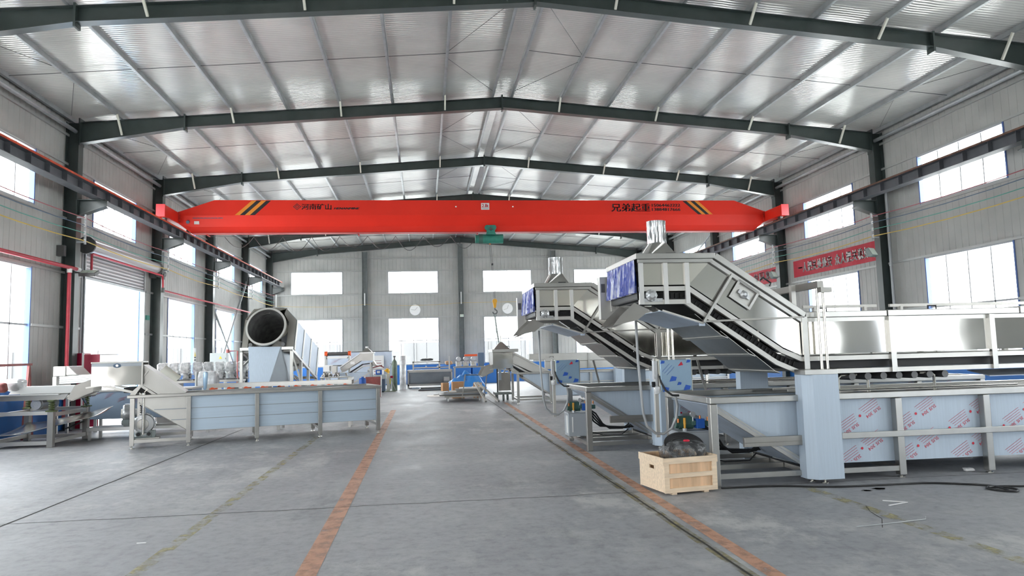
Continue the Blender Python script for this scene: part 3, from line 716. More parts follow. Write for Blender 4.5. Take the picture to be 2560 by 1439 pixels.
# floor paint, joints, cracks
def strip(name, m, x, y0, y1, w, lab, cat, z=.002, jit=0, x1=None):
    mb = MB(); n = int((y1 - y0) / .4) + 1; vs = []; rnd = random.Random(3); x1 = x if x1 is None else x1
    for i in range(n + 1):
        y = y0 + (y1 - y0) * i / n; xx = x + (x1 - x) * i / n + rnd.uniform(-jit, jit)
        vs += [(xx - w / 2, y, z), (xx + w / 2, y, z)]
    mb.add(vs, [(2 * i, 2 * i + 1, 2 * i + 3, 2 * i + 2) for i in range(n)])
    return tag(mb.obj(name, m), lab, cat)
strip('floor_marking', 'line_orange', -3.17, 3, 22.4, .16, 'worn orange floor line along the left side of the aisle', 'floor marking', x1=-3.22)
strip('floor_marking', 'line_orange', .14, 3, 24, .13, 'worn orange floor line along the right side of the aisle, passing under the wooden crate', 'floor marking', x1=.42)
strip('floor_marking', 'line_yellow', -4.5, 3, 15.5, .12, 'faded yellow floor line left of the orange one', 'floor marking')
strip('floor_marking', 'line_yellow', 2.04, 4, 7.85, .14, 'faded yellow floor line in front of the right-hand tank', 'floor marking')
strip('floor_marking', 'line_yellow_edge', .0, 3, 20, .10, 'faint yellow edging beside the long floor joint', 'floor marking', .0015)
strip('floor_joint', 'crack_dark', .0, 3, 30, .022, 'dark cracked floor joint running down the aisle', 'floor joint', .003, .008)
strip('floor_joint', 'crack_dark', -6.56, 2, 17.8, .022, 'dark floor joint running from the left edge under the film-covered tank', 'floor joint', .003, .008)
mb = MB(); vs = []; rnd = random.Random(5)
for i in range(60):
    x = -9 + i * .32; y = 8.1 + rnd.uniform(-.02, .02); vs += [(x, y - .006, .002), (x, y + .006, .002)]
mb.add(vs, [(2 * i, 2 * i + 2, 2 * i + 3, 2 * i + 1) for i in range(59)])
tag(mb.obj('floor_joint', 'crack_dark'), 'fine floor joint crossing the aisle in front of the wooden crate', 'floor joint')
mb = MB(); vs = []; p = [(2.05, 7.3), (2.0, 7.0), (2.1, 6.85), (1.98, 6.6), (1.9, 6.3), (1.7, 6.0)]
for x, y in p: vs += [(x - .004, y, .002), (x + .004, y, .002)]
mb.add(vs, [(2 * i, 2 * i + 1, 2 * i + 3, 2 * i + 2) for i in range(5)])
tag(mb.obj('floor_crack', 'crack_dark'), 'thin branching crack in the floor right of the crate', 'crack')

tag(MB().box(-11.36, 18.93, 4.35, -11.18, 19.05, 4.62).obj('junction_box', 'gunmetal'), 'small black junction box on the left wall beside the second column', 'box')
tag(MB().box(-11.36, 24.78, 3.05, -11.3, 25.0, 3.2).obj('exit_plate', 'wire_green'), 'small green plate on the wall right of the roller door', 'plate')
# ================================================================= blanching lines on the right
def foot(mb, x, y, z=.06):
    mb.cyl((x, y, 0), (x, y, .012), .045, 12).cyl((x, y, .012), (x, y, z), .014, 8)
def offset_path(pts, d):          # shift an open polyline by d along its normal (to the left of travel)
    out = []
    for i, p in enumerate(pts):
        ds = []
        for a, b in ((i - 1, i), (i, i + 1)):
            if 0 <= a and b < len(pts):
                dx, dz = pts[b][0] - pts[a][0], pts[b][1] - pts[a][1]; l = math.hypot(dx, dz); ds.append((-dz / l, dx / l))
        n = (sum(q[0] for q in ds), sum(q[1] for q in ds)); l = math.hypot(*n); n = (n[0] / l, n[1] / l)
        k = d / max(.3, n[0] * ds[0][0] + n[1] * ds[0][1]); out.append((p[0] + n[0] * k, p[1] + n[1] * k))
    return out
def band(mb, pts, a, b, y0, y1):
    A = offset_path(pts, a); B = offset_path(pts, b)
    for i in range(len(pts) - 1): mb.prism([A[i], A[i + 1], B[i + 1], B[i]], 'y', y0, y1)
    return mb
def sus_marks(mb, y, x0, x1, z0, z1, rows):
    for r, z in enumerate(rows):
        x = x0 + .12 + (.44 if r % 2 else 0) - .4
        while x < x1:
            ang = radians(31); M_ = Matrix.Translation((x, 0, z)) @ Matrix.Rotation(-ang, 4, 'Y') @ Matrix.Scale(.68, 4)
            shapes = []
            for i in range(4): shapes.append([(-.20 + .02 * i, .055 - i * .042 + .05), (.20 - .01 * i, .055 - i * .042 + .05), (.20 - .01 * i, .060 - i * .042 + .05), (-.20 + .02 * i, .060 - i * .042 + .05)])
            shapes.append([(-.245 + .025 * cos(a * pi / 4), .0 + .025 * sin(a * pi / 4)) for a in range(8)])
            g, f = GSUS
            polys = [([(p[0], p[1]) for p in sh], [tuple(range(len(sh)))]) for sh in shapes] + [([(-p[0], -p[1] - .09) for p in g], f)]
            for ps, fc in polys:
                P3 = [M_ @ Vector((p[0], 0, p[1])) for p in ps]
                for ff in fc:
                    c = sum((P3[i] for i in ff), Vector()) / len(ff)
                    if x0 < c.x < x1 and z0 < c.z < z1: mb.add([(P3[i].x, y, P3[i].z) for i in ff], [tuple(range(len(ff)))])
            x += .74
GSUS = glyphs('SUS 304', -.17, -.03, .15, .03)

def blancher(loc, label, L=7.2, D=1.5):
    t = thing('blanching_line', label, 'machine', loc, group='stainless blanching lines')
    # ---- tank frame
    legs = [.045, 1.24, 2.40, 3.58, 4.76, 5.94, L - .05]
    for x in legs:
        for y in (0, D):
            l = MB().box(x - .045, y - .045, .03 if x > .1 else .0, x + .045, y + .045, .95)
            o = l.obj('leg', 'stainless_tube', t, bev=.006)
            if x > .1:
                f = MB(); foot(f, x, y); f.obj('foot', 'stainless', o, smooth=1)
    rim = MB()
    for y0, y1 in ((-.05, .05), (D - .05, D + .05)): rim.box(0, y0, .955, L, y1, 1.03)
    rim.box(0, .05, .955, .07, D - .05, 1.03).box(L - .07, .05, .955, L, D - .05, 1.03); rim.obj('rim', 'stainless_tube', t, bev=.008)
    for y in (0, D):
        for xa, xb in ((.09, 1.2), (1.29, 2.36)): MB().box(xa, y - .03, .08, xb, y + .03, .14).obj('lower_rail', 'stainless_tube', t)
    for x in (.045, 1.24, 2.4): MB().box(x - .03, .045, .08, x + .03, D - .045, .14).obj('lower_rail', 'stainless_tube', t)
    # ---- tank body
    tb = MB().box(1.2, .045, .19, L - .03, .06, .955).box(1.2, D - .06, .19, L - .03, D - .045, .955).box(1.2, .06, .19, L - .03, D - .06, .205).box(L - .045, .06, .205, L - .03, D - .06, .955)
    tb.prism([(.06, .955), (1.2, .955), (1.2, .19)], 'y', .045, .06).prism([(.06, .955), (1.2, .955), (1.2, .19)], 'y', D - .06, D - .045)
    tb.obj('tank_wall', 'film_blue', t)
    MB().plate([(.06, .0, .93), (1.22, .0, .17), (1.22, D, .17), (.06, D, .93)], .012).obj('sloping_bottom', 'film_screen', t)
    rv = MB().bar((.07, .02, .905), (1.2, .02, .19), .04, .075)
    rv.obj('slope_edge', 'stainless_tube', t)
    pr = MB(); sus_marks(pr, .040, 1.62, L - .1, .21, .94, (.83, .64, .44, .26)); pr.obj('film_print', 'print_red', t)
    MB().box(1.62, -.075, .49, L, -.045, .56).obj('mid_rail', 'stainless_tube', t, bev=.005)
    MB().box(.38, -.09, .445, 1.24, -.045, .555).box(.38, -.095, .49, 1.24, -.09, .495).box(1.2, -.10, .43, 1.30, -.045, .57).obj('bracket_arm', 'stainless_dull', t, bev=.004)
    sf = MB()
    for i in range(14): sf.box(2.0 + i * .3, .12, 1.0, 2.03 + i * .3, D - .12, 1.02)
    for y in (.35, .75, 1.15): sf.box(1.4, y - .015, 1.02, L - .2, y + .015, 1.045)
    sf.obj('grid', 'stainless_dull', t)
    # ---- lift posts with film covers
    for y0, y1, fy in ((-.25, .0, -1), (D, D + .25, 1)):
        a, b = (y0, y1)
        pts = [(1.10, b), (1.10, a + .10), (1.19, a), (1.51, a), (1.51, b)] if fy < 0 else [(1.10, a), (1.10, b - .10), (1.19, b), (1.51, b), (1.51, a)]
        MB().prism(pts, 'z', .06, 1.27).obj('post_cover', 'film_blue', t)
        f = MB(); foot(f, 1.33, (a + b) / 2); f.obj('foot', 'stainless', t)
        MB().box(1.10, a, 1.27, 1.51, b, 1.33).obj('post_cap', 'stainless_tube', t, bev=.004)
        ry = (a + b) / 2 + .09 * (-fy)
        for dx in (0, .075): MB().cyl((1.44 + dx, ry, 1.33), (1.44 + dx, ry, 2.33), .018, 12).obj('lift_rod', 'stainless', t, smooth=1)
    MB().box(1.40, -.12, 2.31, 1.48, D + .12, 2.39).box(1.42, -.16, 2.25, 1.56, -.08, 2.31).box(1.42, D + .08, 2.25, 1.56, D + .16, 2.31).obj('lift_beam', 'stainless_dull', t)
    for y in (.42, D - .42): MB().box(1.34, y - .03, 1.95, 1.40, y + .03, 2.39).obj('lift_hanger', 'stainless_pale', t)
    # ---- elevated hood and conveyor; path is the lower edge of the side panels
    y0, y1 = .10, 1.40
    path = [(-.76, 2.39), (-.13, 2.39), (1.03, 1.60), (1.26, 1.50), (L, 1.50)]
    top = [(-.76, 2.70), (.18, 2.70), (1.26, 1.975), (1.30, 1.955), (L, 1.955)]
    kx = 1.31
    for y, nm in ((y0, 'near'), (y1, 'far')):
        a, b = (y, y + .012) if nm == 'near' else (y - .012, y)
        MB().prism([(-.74, 2.39), (-.13, 2.39), (.18, 2.70), (-.74, 2.70)], 'y', a, b).obj('hood_panel', 'stainless', t)
        MB().prism([(-.13, 2.39), (1.03, 1.60), (1.26, 1.50), (1.26, 1.975), (.18, 2.70)], 'y', a, b).obj('slope_panel', 'stainless_dent', t)
        xs = [1.36, 2.46, 3.84, 5.2, 6.3, L]
        for xa, xb in zip(xs, xs[1:]): MB().box(xa + .0, a, 1.51, xb, b, 1.905).obj('tunnel_panel', 'stainless_dent', t)
    ub = MB(); lb = MB()
    for a, b in ((y0 - .02, y0 + .03), (y1 - .03, y1 + .02)):
        band(ub, path, -.075, -.02, a, b); band(lb, path, -.235, -.18, a, b)
    ub.obj('upper_beam', 'stainless_pale', t); lb.obj('lower_beam', 'stainless_pale', t)
    band(MB(), path, -.17, -.085, y0 + .07, y1 - .07).obj('belt', 'dark_void', t)
    P = offset_path(path, -.128); sl = MB()
    for i in range(len(P) - 2):
        (xa, za), (xb, zb) = P[i], P[i + 1]; l = math.hypot(xb - xa, zb - za); n = max(1, int(l / .055)); th = math.atan2(zb - za, xb - xa)
        for q in range(n):
            f = q / n; x, z = xa + (xb - xa) * f, za + (zb - za) * f; c, s_ = cos(th), sin(th)
            rc = [(x + c * u - s_ * v, z + s_ * u + c * v) for u, v in ((-.008, -.03), (.008, -.03), (.008, .03), (-.008, .03))]
            sl.prism(rc, 'y', y0 + .045, y1 - .045)
    sl.obj('belt_slats', 'belt_dark', t)
    # underside drip covers
    U = offset_path(path, -.26)
    def along(f):
        a, b = U[1], U[2]; return (a[0] + (b[0] - a[0]) * f, a[1] + (b[1] - a[1]) * f)
    for i, (fa, fb) in enumerate(((.12, .42), (.40, .72), (.70, 1.0))):
        a, b = along(fa), along(fb)
        MB().plate([(a[0], y0, a[1] - .01), (b[0], y0, b[1] - .055), (b[0], y1, b[1] - .055), (a[0], y1, a[1] - .01)], .006).obj('drip_cover', 'stainless_tube', t)
        MB().plate([(b[0] - .01, y0 - .03, b[1] - .058), (b[0] + .06, y0 - .03, b[1] - .085), (b[0] + .06, y1 + .03, b[1] - .085), (b[0] - .01, y1 + .03, b[1] - .058)], .008).obj('drip_lip', 'stainless_pale', t)
    MB().plate([(-.50, y0, 2.07), (.03, y0, 1.90), (.03, y1, 1.90), (-.50, y1, 2.07)], .01).box(-.02, y0, 1.885, .05, y0 + .02, 1.93).obj('drip_tray', 'film_screen', t)
    mb = MB().bar((-.48, y0 - .01, 2.08), (.03, y0 - .01, 1.915), .02, .02); mb.obj('tray_edge', 'stainless_pale', t)
    # lid
    lid = MB()
    lid.box(-.80, y0 - .06, 2.70, .20, y1 + .06, 2.77)
    lid.prism([(.18, 2.70), (1.30, 1.955), (1.33, 2.02), (.215, 2.77)], 'y', y0 - .06, y1 + .06)
    lid.obj('hood_lid', 'stainless_tube', t, bev=.006)
    l2 = MB(); xs = [1.33, 2.42, 4.25, 5.6, L]
    for i, (xa, xb) in enumerate(zip(xs, xs[1:])): l2.box(xa, y0 - .04, 1.955, xb - .012, y1 + .04, 2.0 + (.035 if i == 1 else (.05 if i == 2 else .03)))
    l2.obj('tunnel_lid', 'stainless_tube', t, bev=.008)
    tr_ = MB().box(1.33, y0 - .01, 1.905, L, y0 + .01, 1.955).box(1.33, y1 - .01, 1.905, L, y1 + .01, 1.955); tr_.obj('top_strip', 'stainless_tube', t)
    for hx, hz, hy in ((.62, 2.77, .55), ):
        MB().tube([(hx - .95, .30, 2.77), (hx - .95, .30, 2.80), (hx - .83, .30, 2.80), (hx - .83, .30, 2.77)], .010, 6).obj('lid_handle', 'decal_black', t)
    MB().tube([(.74, .0, 2.42), (.77, .0, 2.455), (.87, .0, 2.385), (.85, .0, 2.345)], .010, 6).obj('lid_handle', 'decal_black', t)
    MB().tube([(1.52, .12, 2.02), (1.52, .12, 2.07), (1.64, .12, 2.07), (1.64, .12, 2.02)], .010, 6).obj('lid_handle', 'decal_black', t)
    MB().tube([(3.30, .5, 2.04), (3.30, .5, 2.10), (3.42, .5, 2.10), (3.42, .5, 2.04)], .010, 6).obj('lid_handle', 'decal_black', t)
    rb = MB()
    for xa, xb in ((1.9, 3.0), (3.2, L - .3)):
        rb.box(xa, y1 - .28, 2.13, xb, y1 - .24, 2.17)
        for x in (xa + .15, xb - .2): rb.box(x, y1 - .29, 2.0, x + .04, y1 - .23, 2.14)
    rb.obj('lid_lift_bar', 'stainless_dull', t)
    for y in (y0 - .045, y1): MB().box(-.77, y, 2.655, .17, y + .045, 2.70).obj('hood_band', 'stainless_tube', t, bev=.004)
    MB().prism([(.15, 2.70), (1.27, 1.955), (1.27, 1.90), (.13, 2.655)], 'y', y0 - .04, y0).obj('slope_band', 'stainless_tube', t)
    # posts
    for x in (-.76, -.455, -.185):
        for y in (y0 - .035, y1 + .0): MB().box(x, y, 2.155, x + .055, y + .035, 2.70).obj('hood_post', 'lit_steel', t)
    for x in (1.27, 2.42, 3.80, 5.16, 6.4):
        for y in (y0 - .05, y1): MB().box(x, y, 1.265, x + .07, y + .05, 1.955 if x > 1.3 else 1.97).obj('tunnel_post', 'stainless_tube', t)
    MB().bar((.405, y0 - .04, 2.50), (.015, y0 - .04, 1.93), .03, .05, (1, 0, .7)).obj('slope_strut', 'stainless_tube', t)
    MB().bar((.405, y1 + .04, 2.50), (.015, y1 + .04, 1.93), .03, .05, (1, 0, .7)).obj('slope_strut', 'stainless_tube', t)
    MB().bar((.01, y0 - .05, 1.935), (1.28, y0 - .05, 1.965), .022, .022).obj('tie_bar', 'stainless_dull', t)
    # bearing window on the slope
    c = Vector((.555, y0 - .02, 2.255)); du = Vector((.826, 0, -.563)); dv = Vector((.563, 0, .826)); w = MB()
    for a0, a1, b0, b1 in ((-.155, .155, .10, .13), (-.155, .155, -.13, -.10), (-.155, -.125, -.10, .10), (.125, .155, -.10, .10)):
        q = [c + du * a0 + dv * b0, c + du * a1 + dv * b0, c + du * a1 + dv * b1, c + du * a0 + dv * b1]; w.plate(q, .02)
    w.obj('window_frame', 'stainless_tube', t)
    q = [c + Vector((0, .014, 0)) + du * a + dv * b for a, b in ((-.13, -.105), (.13, -.105), (.13, .105), (-.13, .105))]; MB().plate(q, .004).obj('window_plate', 'stainless_pale', t)
    b_ = MB().lathe([(.052, 0), (.048, -.02), (.03, -.028), (.018, -.045), (0, -.045)], (c.x, c.y, c.z), 18, 'y').bar(c - du * .085 + Vector((0, -.006, 0)), c + du * .085 + Vector((0, -.006, 0)), .018, .05)
    b_.obj('flange_bearing', 'alu_cast', t, smooth=1)
    b_ = MB().lathe([(.075, 0), (.07, -.03), (.045, -.045), (.03, -.06), (0, -.06)], (-.62, y0 - .02, 2.26), 20, 'y').box(-.72, y0 - .035, 2.185, -.48, y0 - .01, 2.225)
    for i in range(8): b_.cyl((-.62 + .06 * cos(i * pi / 4), y0 - .06, 2.26 + .06 * sin(i * pi / 4)), (-.62 + .06 * cos(i * pi / 4), y0 - .02, 2.26 + .06 * sin(i * pi / 4)), .012, 8)
    b_.obj('drive_bearing', 'alu_cast', t, smooth=1)
    MB().cyl((-.62, y0, 2.26), (-.62, y1, 2.26), .05, 14).obj('drive_shaft', 'stainless', t, smooth=1)
    # open end: curtain, chute, guard
    vs = []; n = 60
    for i in range(n + 1):
        y = y0 + .02 + (y1 - y0 - .04) * i / n; dx = .022 * sin(i * .9) + .012 * sin(i * 2.3)
        vs += [(-.80 + dx * .3, y, 2.70), (-.80 + dx, y, 2.50), (-.80 + dx * 1.4 - .01, y, 2.30)]
    MB().add(vs, [(3 * i + j, 3 * i + 3 + j, 3 * i + 4 + j, 3 * i + 1 + j) for i in range(n) for j in (0, 1)]).obj('strip_curtain', 'curtain', t, smooth=1)
    ch = MB().plate([(-.64, y0 + .02, 2.08), (-1.07, y0 + .02, 1.90), (-1.07, y0 + .64, 1.90), (-.64, y0 + .64, 2.08)], .01)
    for y in (y0 + .01, y0 + .64): ch.prism([(-.82, 2.18), (-.63, 2.09), (-.79, 1.97), (-1.09, 1.91), (-1.0, 2.02)], 'y', y, y + .01)
    ch.obj('discharge_chute', 'stainless_dull', t)
    MB().box(-.90, y1 + .03, 2.05, -.72, y1 + .15, 2.64).obj('drive_guard', 'stainless_pale', t); MB().box(-.885, y1 + .025, 2.42, -.83, y1 + .03, 2.54).obj('guard_label', 'gunmetal', t)
    # steam stack
    cx, cy = -.29, .75; st = MB(); b0 = .22; r = .125
    base = [(cx - b0, cy - b0, 2.77), (cx + b0, cy - b0, 2.77), (cx + b0, cy + b0, 2.77), (cx - b0, cy + b0, 2.77)]
    n = 24; ring = [(cx + r * cos(2 * pi * i / n + pi * 1.25), cy + r * sin(2 * pi * i / n + pi * 1.25), 2.995) for i in range(n)]
    vs = base + ring; fs = []
    for i in range(n):
        q = int(((i + .0) % n) // (n / 4)); fs.append((q, 4 + (i + 1) % n, 4 + i))
    for q in range(4): fs.append((q, (q + 1) % 4, 4 + ((q + 1) * n // 4) % n))
    st.add(vs, fs); st.obj('stack_cone', 'stainless_tube', t)
    MB().lathe([(.127, 2.99), (.124, 3.06), (.127, 3.13), (.124, 3.2), (.127, 3.285), (.115, 3.285), (.115, 2.99)], (cx, cy, 0), 28).obj('stack_pipe', 'foil_wrap', t, smooth=1)
    # rollers and pipes under the tunnel
    for i in range(7):
        o = MB().cyl((1.95 + i * .21, y0 + .06, 1.215), (1.95 + i * .21, y1 - .06, 1.215), .045, 14).obj('return_roller', 'gunmetal', t, smooth=1)
    pp = MB()
    for xa in (1.78, 3.08): pp.tube([(xa, .2, 1.02), (xa, .2, 1.20), (xa + (.04 if xa < 2 else -.04), .2, 1.235), (xa + (.25 if xa < 2 else -.2), .2, 1.24)], .018, 8)
    pp.tube([(1.6, .16, 1.06), (4.2, .16, 1.06)], .012, 8); pp.tube([(2.18, .2, 1.02), (2.18, .2, 1.24)], .02, 8); pp.obj('steam_pipe', 'stainless', t, smooth=1)
    mb = MB().plate([(3.9, .25, 1.16), (5.4, .25, 1.16), (5.3, .75, 1.22), (4.0, .75, 1.22)], .012).plate([(5.5, .25, 1.14), (6.9, .25, 1.14), (6.8, .75, 1.20), (5.6, .75, 1.20)], .012); mb.obj('spare_sheet', 'film_screen', t)
    MB().box(.16, .25, 1.04, .52, .35, 1.10).obj('inlet_block', 'stainless_dull', t) if False else None
    # control cabinet, valves, hoses
    MB().box(-.36, .62, 1.09, .05, .80, 1.48).obj('control_cabinet', 'film_cabinet', t, bev=.006)
    MB().box(-.375, .64, 1.08, -.36, .80, 1.49).box(.05, .64, 1.08, .065, .80, 1.49).obj('cabinet_edge', 'cream_paint', t)
    mk = MB()
    for x, z, s_ in ((-.20, 1.235, .05), (-.12, 1.175, .03), (-.30, 1.105, .045), (-.02, 1.12, .05), (.01, 1.455, .03), (-.33, 1.45, .03)):
        mk.plate([(x - s_, .617, z - s_ * .6), (x + s_ * .7, .617, z - s_ * .4), (x + s_, .617, z + s_ * .5), (x - s_ * .3, .617, z + s_ * .8)], .001)
    for i in range(3): mk.bar((-.34 + .03 * i, .6175, 1.33 - .02 * i), (-.24 + .03 * i, .6175, 1.43 - .02 * i), .001, .008, (0, 1, 0))
    mk.obj('cabinet_print', 'print_blue', t)
    MB().plate([(-.13, .617, 1.40), (-.06, .617, 1.41), (-.08, .617, 1.455)], .001).obj('cabinet_mark', 'print_red', t)
    MB().box(-.43, .66, 1.24, -.385, .74, 1.47).box(-.42, .655, 1.10, -.385, .72, 1.24).obj('junction_box', 'alu_cast', t)
    for z in (1.19, 1.155): MB().cyl((-.46, .68, z), (-.42, .68, z), .018, 10).obj('push_button', 'decal_black', t)
    MB().box(-.40, .75, .50, -.355, .80, 1.5).obj('cabinet_post', 'stainless_pale', t)
    MB().blob((-.41, .64, 1.10), (.07, .05, .10), 3, .25).obj('plastic_cover', 'bag_plastic', t, smooth=1)
    MB().tube([(-.37, .66, 1.30), (-.36, .62, 1.2), (-.32, .58, 1.10), (-.24, .56, 1.035), (-.15, .58, 1.03)], .014, 8).obj('power_cable', 'cord_black', t, smooth=1)
    hz = [(-.63, .70, 2.0), (-.625, .70, 1.5), (-.60, .70, 1.05), (-.585, .70, .82), (-.54, .70, .65), (-.44, .68, .56), (-.34, .66, .55), (-.24, .64, .62), (-.18, .62, .75), (-.165, .60, .9), (-.19, .6, 1.02)]
    MB().tube(hz, .017, 8).obj('conduit_hose', 'grey_conduit', t, smooth=1)
    MB().bar((.66, D + .2, 1.03), (.56, D + .2, 1.45), .03).obj('rear_stay', 'stainless_dull', t)
    return t
bA = blancher((1.06, 8.2, 0), 'nearest stainless blanching line at right, its hood with a bearing window and silver stack')
bB = dup(bA, (.35, 11.62, 0), label='second stainless blanching line, its lifted hood and stack just left of the nearest one')

# hydraulic power packs standing in the frames
def powerpack(loc, label):
    t = thing('hydraulic_power_unit', label, 'power unit', loc, group='hydraulic power units')
    MB().box(-.20, -.18, .03, .20, .18, .42).box(-.21, -.19, .42, .21, .19, .435).obj('oil_tank', 'hpu_grey', t, bev=.012)
    MB().box(-.205, -.12, .08, -.20, .0, .38).box(-.14, -.184, .1, -.12, -.18, .36).obj('tank_seam', 'white_paint', t)
    MB().cyl((-.15, -.02, .53), (.04, -.02, .53), .085, 18).cyl((-.19, -.02, .53), (-.15, -.02, .53), .07, 18).obj('motor', 'motor_green', t, smooth=1)
    MB().box(.06, -.14, .46, .17, -.02, .58).obj('valve_block', 'blue_paint', t, bev=.006)
    MB().box(.0, -.12, .50, .06, -.05, .56).box(.17, -.1, .48, .30, -.03, .55).obj('solenoid', 'motor_green', t, bev=.006)
    MB().cyl((.02, -.13, .64), (.02, -.10, .64), .035, 16).cyl((.02, -.115, .55), (.02, -.115, .61), .008, 8).obj('pressure_gauge', 'alu_cast', t, smooth=1)
    MB().cyl((-.10, -.14, .435), (-.10, -.14, .52), .015, 8).cyl((-.10, -.14, .52), (-.10, -.14, .60), .018, 8).obj('filler_tube', 'hook_yellow', t, smooth=1)
    MB().cyl((-.10, -.14, .435), (-.10, -.14, .47), .03, 12).obj('filler_cap', 'alu_cast', t, smooth=1)
    mb = MB()
    for i, (x, z) in enumerate(((-.17, .57), (.12, .60), (.22, .58), (.26, .60))): mb.cyl((x, -.1, z - .03), (x, -.1, z + .02), .014, 8)
    mb.obj('fittings', 'copper', t, smooth=1)
    for i in range(4):
        y = -.1 + .06 * i; xx = .55 + .08 * i
        MB().tube([(.18, y, .48), (.30, y, .40 - .05 * i), (.42, y + .02, .22 - .02 * i), (xx, y + .05, .13), (xx + .25, y + .1, .12), (xx + .36, y + .12, .18), (xx + .40, y + .12, .32)], .014, 8).obj('hose', 'black_rubber', t, smooth=1)
    MB().tube([(.1, -.12, .40), (.16, -.15, .1), (.4, -.16, .035), (.75, -.12, .03), (.9, 0, .10)], .008, 6).obj('cable', 'black_rubber', t, smooth=1)
    for x in (-.16, .16): MB().box(x - .02, -.25, -.0, x + .02, .25, .03).obj('base_bar', 'stainless_dull', t)
    return t
pA = powerpack((1.10, 9.0, .14), 'grey hydraulic power unit with blue valve, under the nearest blanching tank behind the wooden crate')
pB = dup(pA, (.38, 12.42, .14), label='grey hydraulic power unit with blue valve, in the frame end of the second tank')
bs = MB()
for t_ in (bA, bB):
    mb = MB()
    for y in (.62, 1.0): mb.box(-.25 * 0 + .09, y - .02, .08, 1.2, y + .02, .14)
    mb.obj('cross_member', 'stainless_tube', t_)

# ---- wooden crate with wrapped hose coil
cr = thing('wooden_crate', 'open wooden crate of pale slats and plywood on the floor beside the nearest tank', 'crate', (.345, 7.80, 0), radians(9))
W_, D_, H_ = .66, .60, .405
def pan(n, mb, m): return mb.obj(n, m, cr)
for y, nm in ((.012, 'front'), (D_ - .024, 'back')): pan('side_panel', MB().box(.02, y, .035, W_ - .02, y + .012, H_ - .01), 'ply')
for x in (.0, W_ - .014):
    mb = MB().box(x, .012, .03, x + .014, D_ * .5 - .06, H_ - .005).box(x, D_ * .5 + .06, .03, x + .014, D_ - .012, H_ - .005).box(x, D_ * .5 - .06, .03, x + .014, D_ * .5 + .06, .26).box(x, D_ * .5 - .06, .30, x + .014, D_ * .5 + .06, H_ - .005); pan('end_panel', mb, 'pine')
pan('bottom', MB().box(.014, .024, .025, W_ - .014, D_ - .024, .035), 'ply')
for y in (-.006, D_ - .012):
    for a, b in ((.025, .075), (.185, .235), (H_ - .065, H_)): pan('slat', MB().box(.06, y, a, W_ - .06, y + .018, b), 'pine')
    for x in (0, W_ - .06): pan('corner_board', MB().box(x, y, .025, x + .06, y + .018, H_), 'pine')
for x in (-.012, W_): pan('rim_board', MB().box(x, -.006, H_ - .075, x + .012, D_ + .006, H_ + .005), 'pine')
for x in (.10, W_ - .16): pan('skid', MB().box(x, .02, 0, x + .06, D_ - .02, .025), 'pine')
hc = thing('wrapped_hose_coil', 'coil of black hose wrapped in clear plastic, lying in the wooden crate', 'hose coil', (.345 + .36, 7.80 + .34, .30))
for i in range(9):
    rr_ = .135 + .008 * i
    MB().tube([(rr_ * 1.15 * cos(a) + .02, rr_ * .75 * sin(a) + .02, .02 + rr_ * .62 * (1 + sin(a)) + .006 * i) for a in [k * pi / 14 for k in range(28)]], .016, 8, True).obj('hose', 'black_rubber', hc, smooth=1)
MB().blob((.02, .03, .10), (.54, .40, .32), 11, .12, 6, .8).obj('plastic_wrap', 'clear_wrap', hc, smooth=1)
MB().blob((.02, -.05, .255), (.07, .05, .025), 4, .3).obj('red_tag', 'print_red', hc, smooth=1)

# floor cable, scraps
pts = [(1.09, 8.02), (1.45, 8.0), (1.82, 7.95), (2.32, 7.77), (2.89, 7.73), (3.4, 7.71), (3.78, 7.53), (3.95, 7.37), (3.93, 7.12), (3.86, 7.10), (3.80, 7.25), (3.88, 7.34), (4.0, 7.32), (4.05, 7.15), (3.95, 7.05), (3.84, 7.14), (3.86, 7.32), (4.05, 7.33), (4.3, 7.27), (4.9, 7.2), (5.6, 7.3)]
def smooth_path(p, n=6, z=.012):
    out = []
    for i in range(len(p) - 1):
        p0, p1, p2, p3 = p[max(i - 1, 0)], p[i], p[i + 1], p[min(i + 2, len(p) - 1)]
        for j in range(n):
            t = j / n; out.append(tuple(.5 * (2 * p1[k] + (p2[k] - p0[k]) * t + (2 * p0[k] - 5 * p1[k] + 4 * p2[k] - p3[k]) * t * t + (3 * p1[k] - p0[k] - 3 * p2[k] + p3[k]) * t ** 3) for k in (0, 1)) + (z,))
    return out + [(*p[-1], z)]
tag(MB().tube(smooth_path(pts), .011, 8).obj('power_cable', 'cord_black', None, smooth=1), 'black power cable on the floor in front of the nearest tank, looped at right', 'cable')
for i, (a, b, lab) in enumerate((((2.38, 6.99), (2.56, 6.86), 'upper of two crossed white plastic straps on the floor at right'), ((2.30, 6.77), (2.56, 6.86), 'lower of two white plastic straps on the floor at right'))):
    tag(MB().bar((*a, .008), (*b, .008), .016, .006).obj('strap_scrap', 'litter_white'), lab, 'scrap')
tag(MB().tube([(1.49, 6.06, .006), (1.8, 6.1, .006), (2.24, 6.17, .008), (2.28, 6.22, .02)], .004, 6).obj('wire_scrap', 'galvanized'), 'thin bent wire lying on the open floor at lower right', 'scrap')
tag(MB().blob((4.47, 8.35, .02), (.12, .08, .04), 2, .3).obj('paper_scrap', 'litter_white'), 'small crumpled white scrap on the floor under the nearest tank', 'scrap')
mb = MB(); rnd = random.Random(4)
for c in range(7):
    cx, cy, r = 2.64 + rnd.uniform(-.13, .13), 7.56 + rnd.uniform(-.05, .05), rnd.uniform(.02, .06)
    mb.add([(cx + r * 1.5 * cos(a) * (1 + .25 * sin(3 * a)), cy + r * sin(a) * (1 + .3 * sin(5 * a)), .0015) for a in [k * pi / 8 for k in range(16)]], [tuple(range(16))])
tag(mb.obj('oil_stain', 'oil_dark'), 'dark oil stain on the floor below the black cable', 'stain')
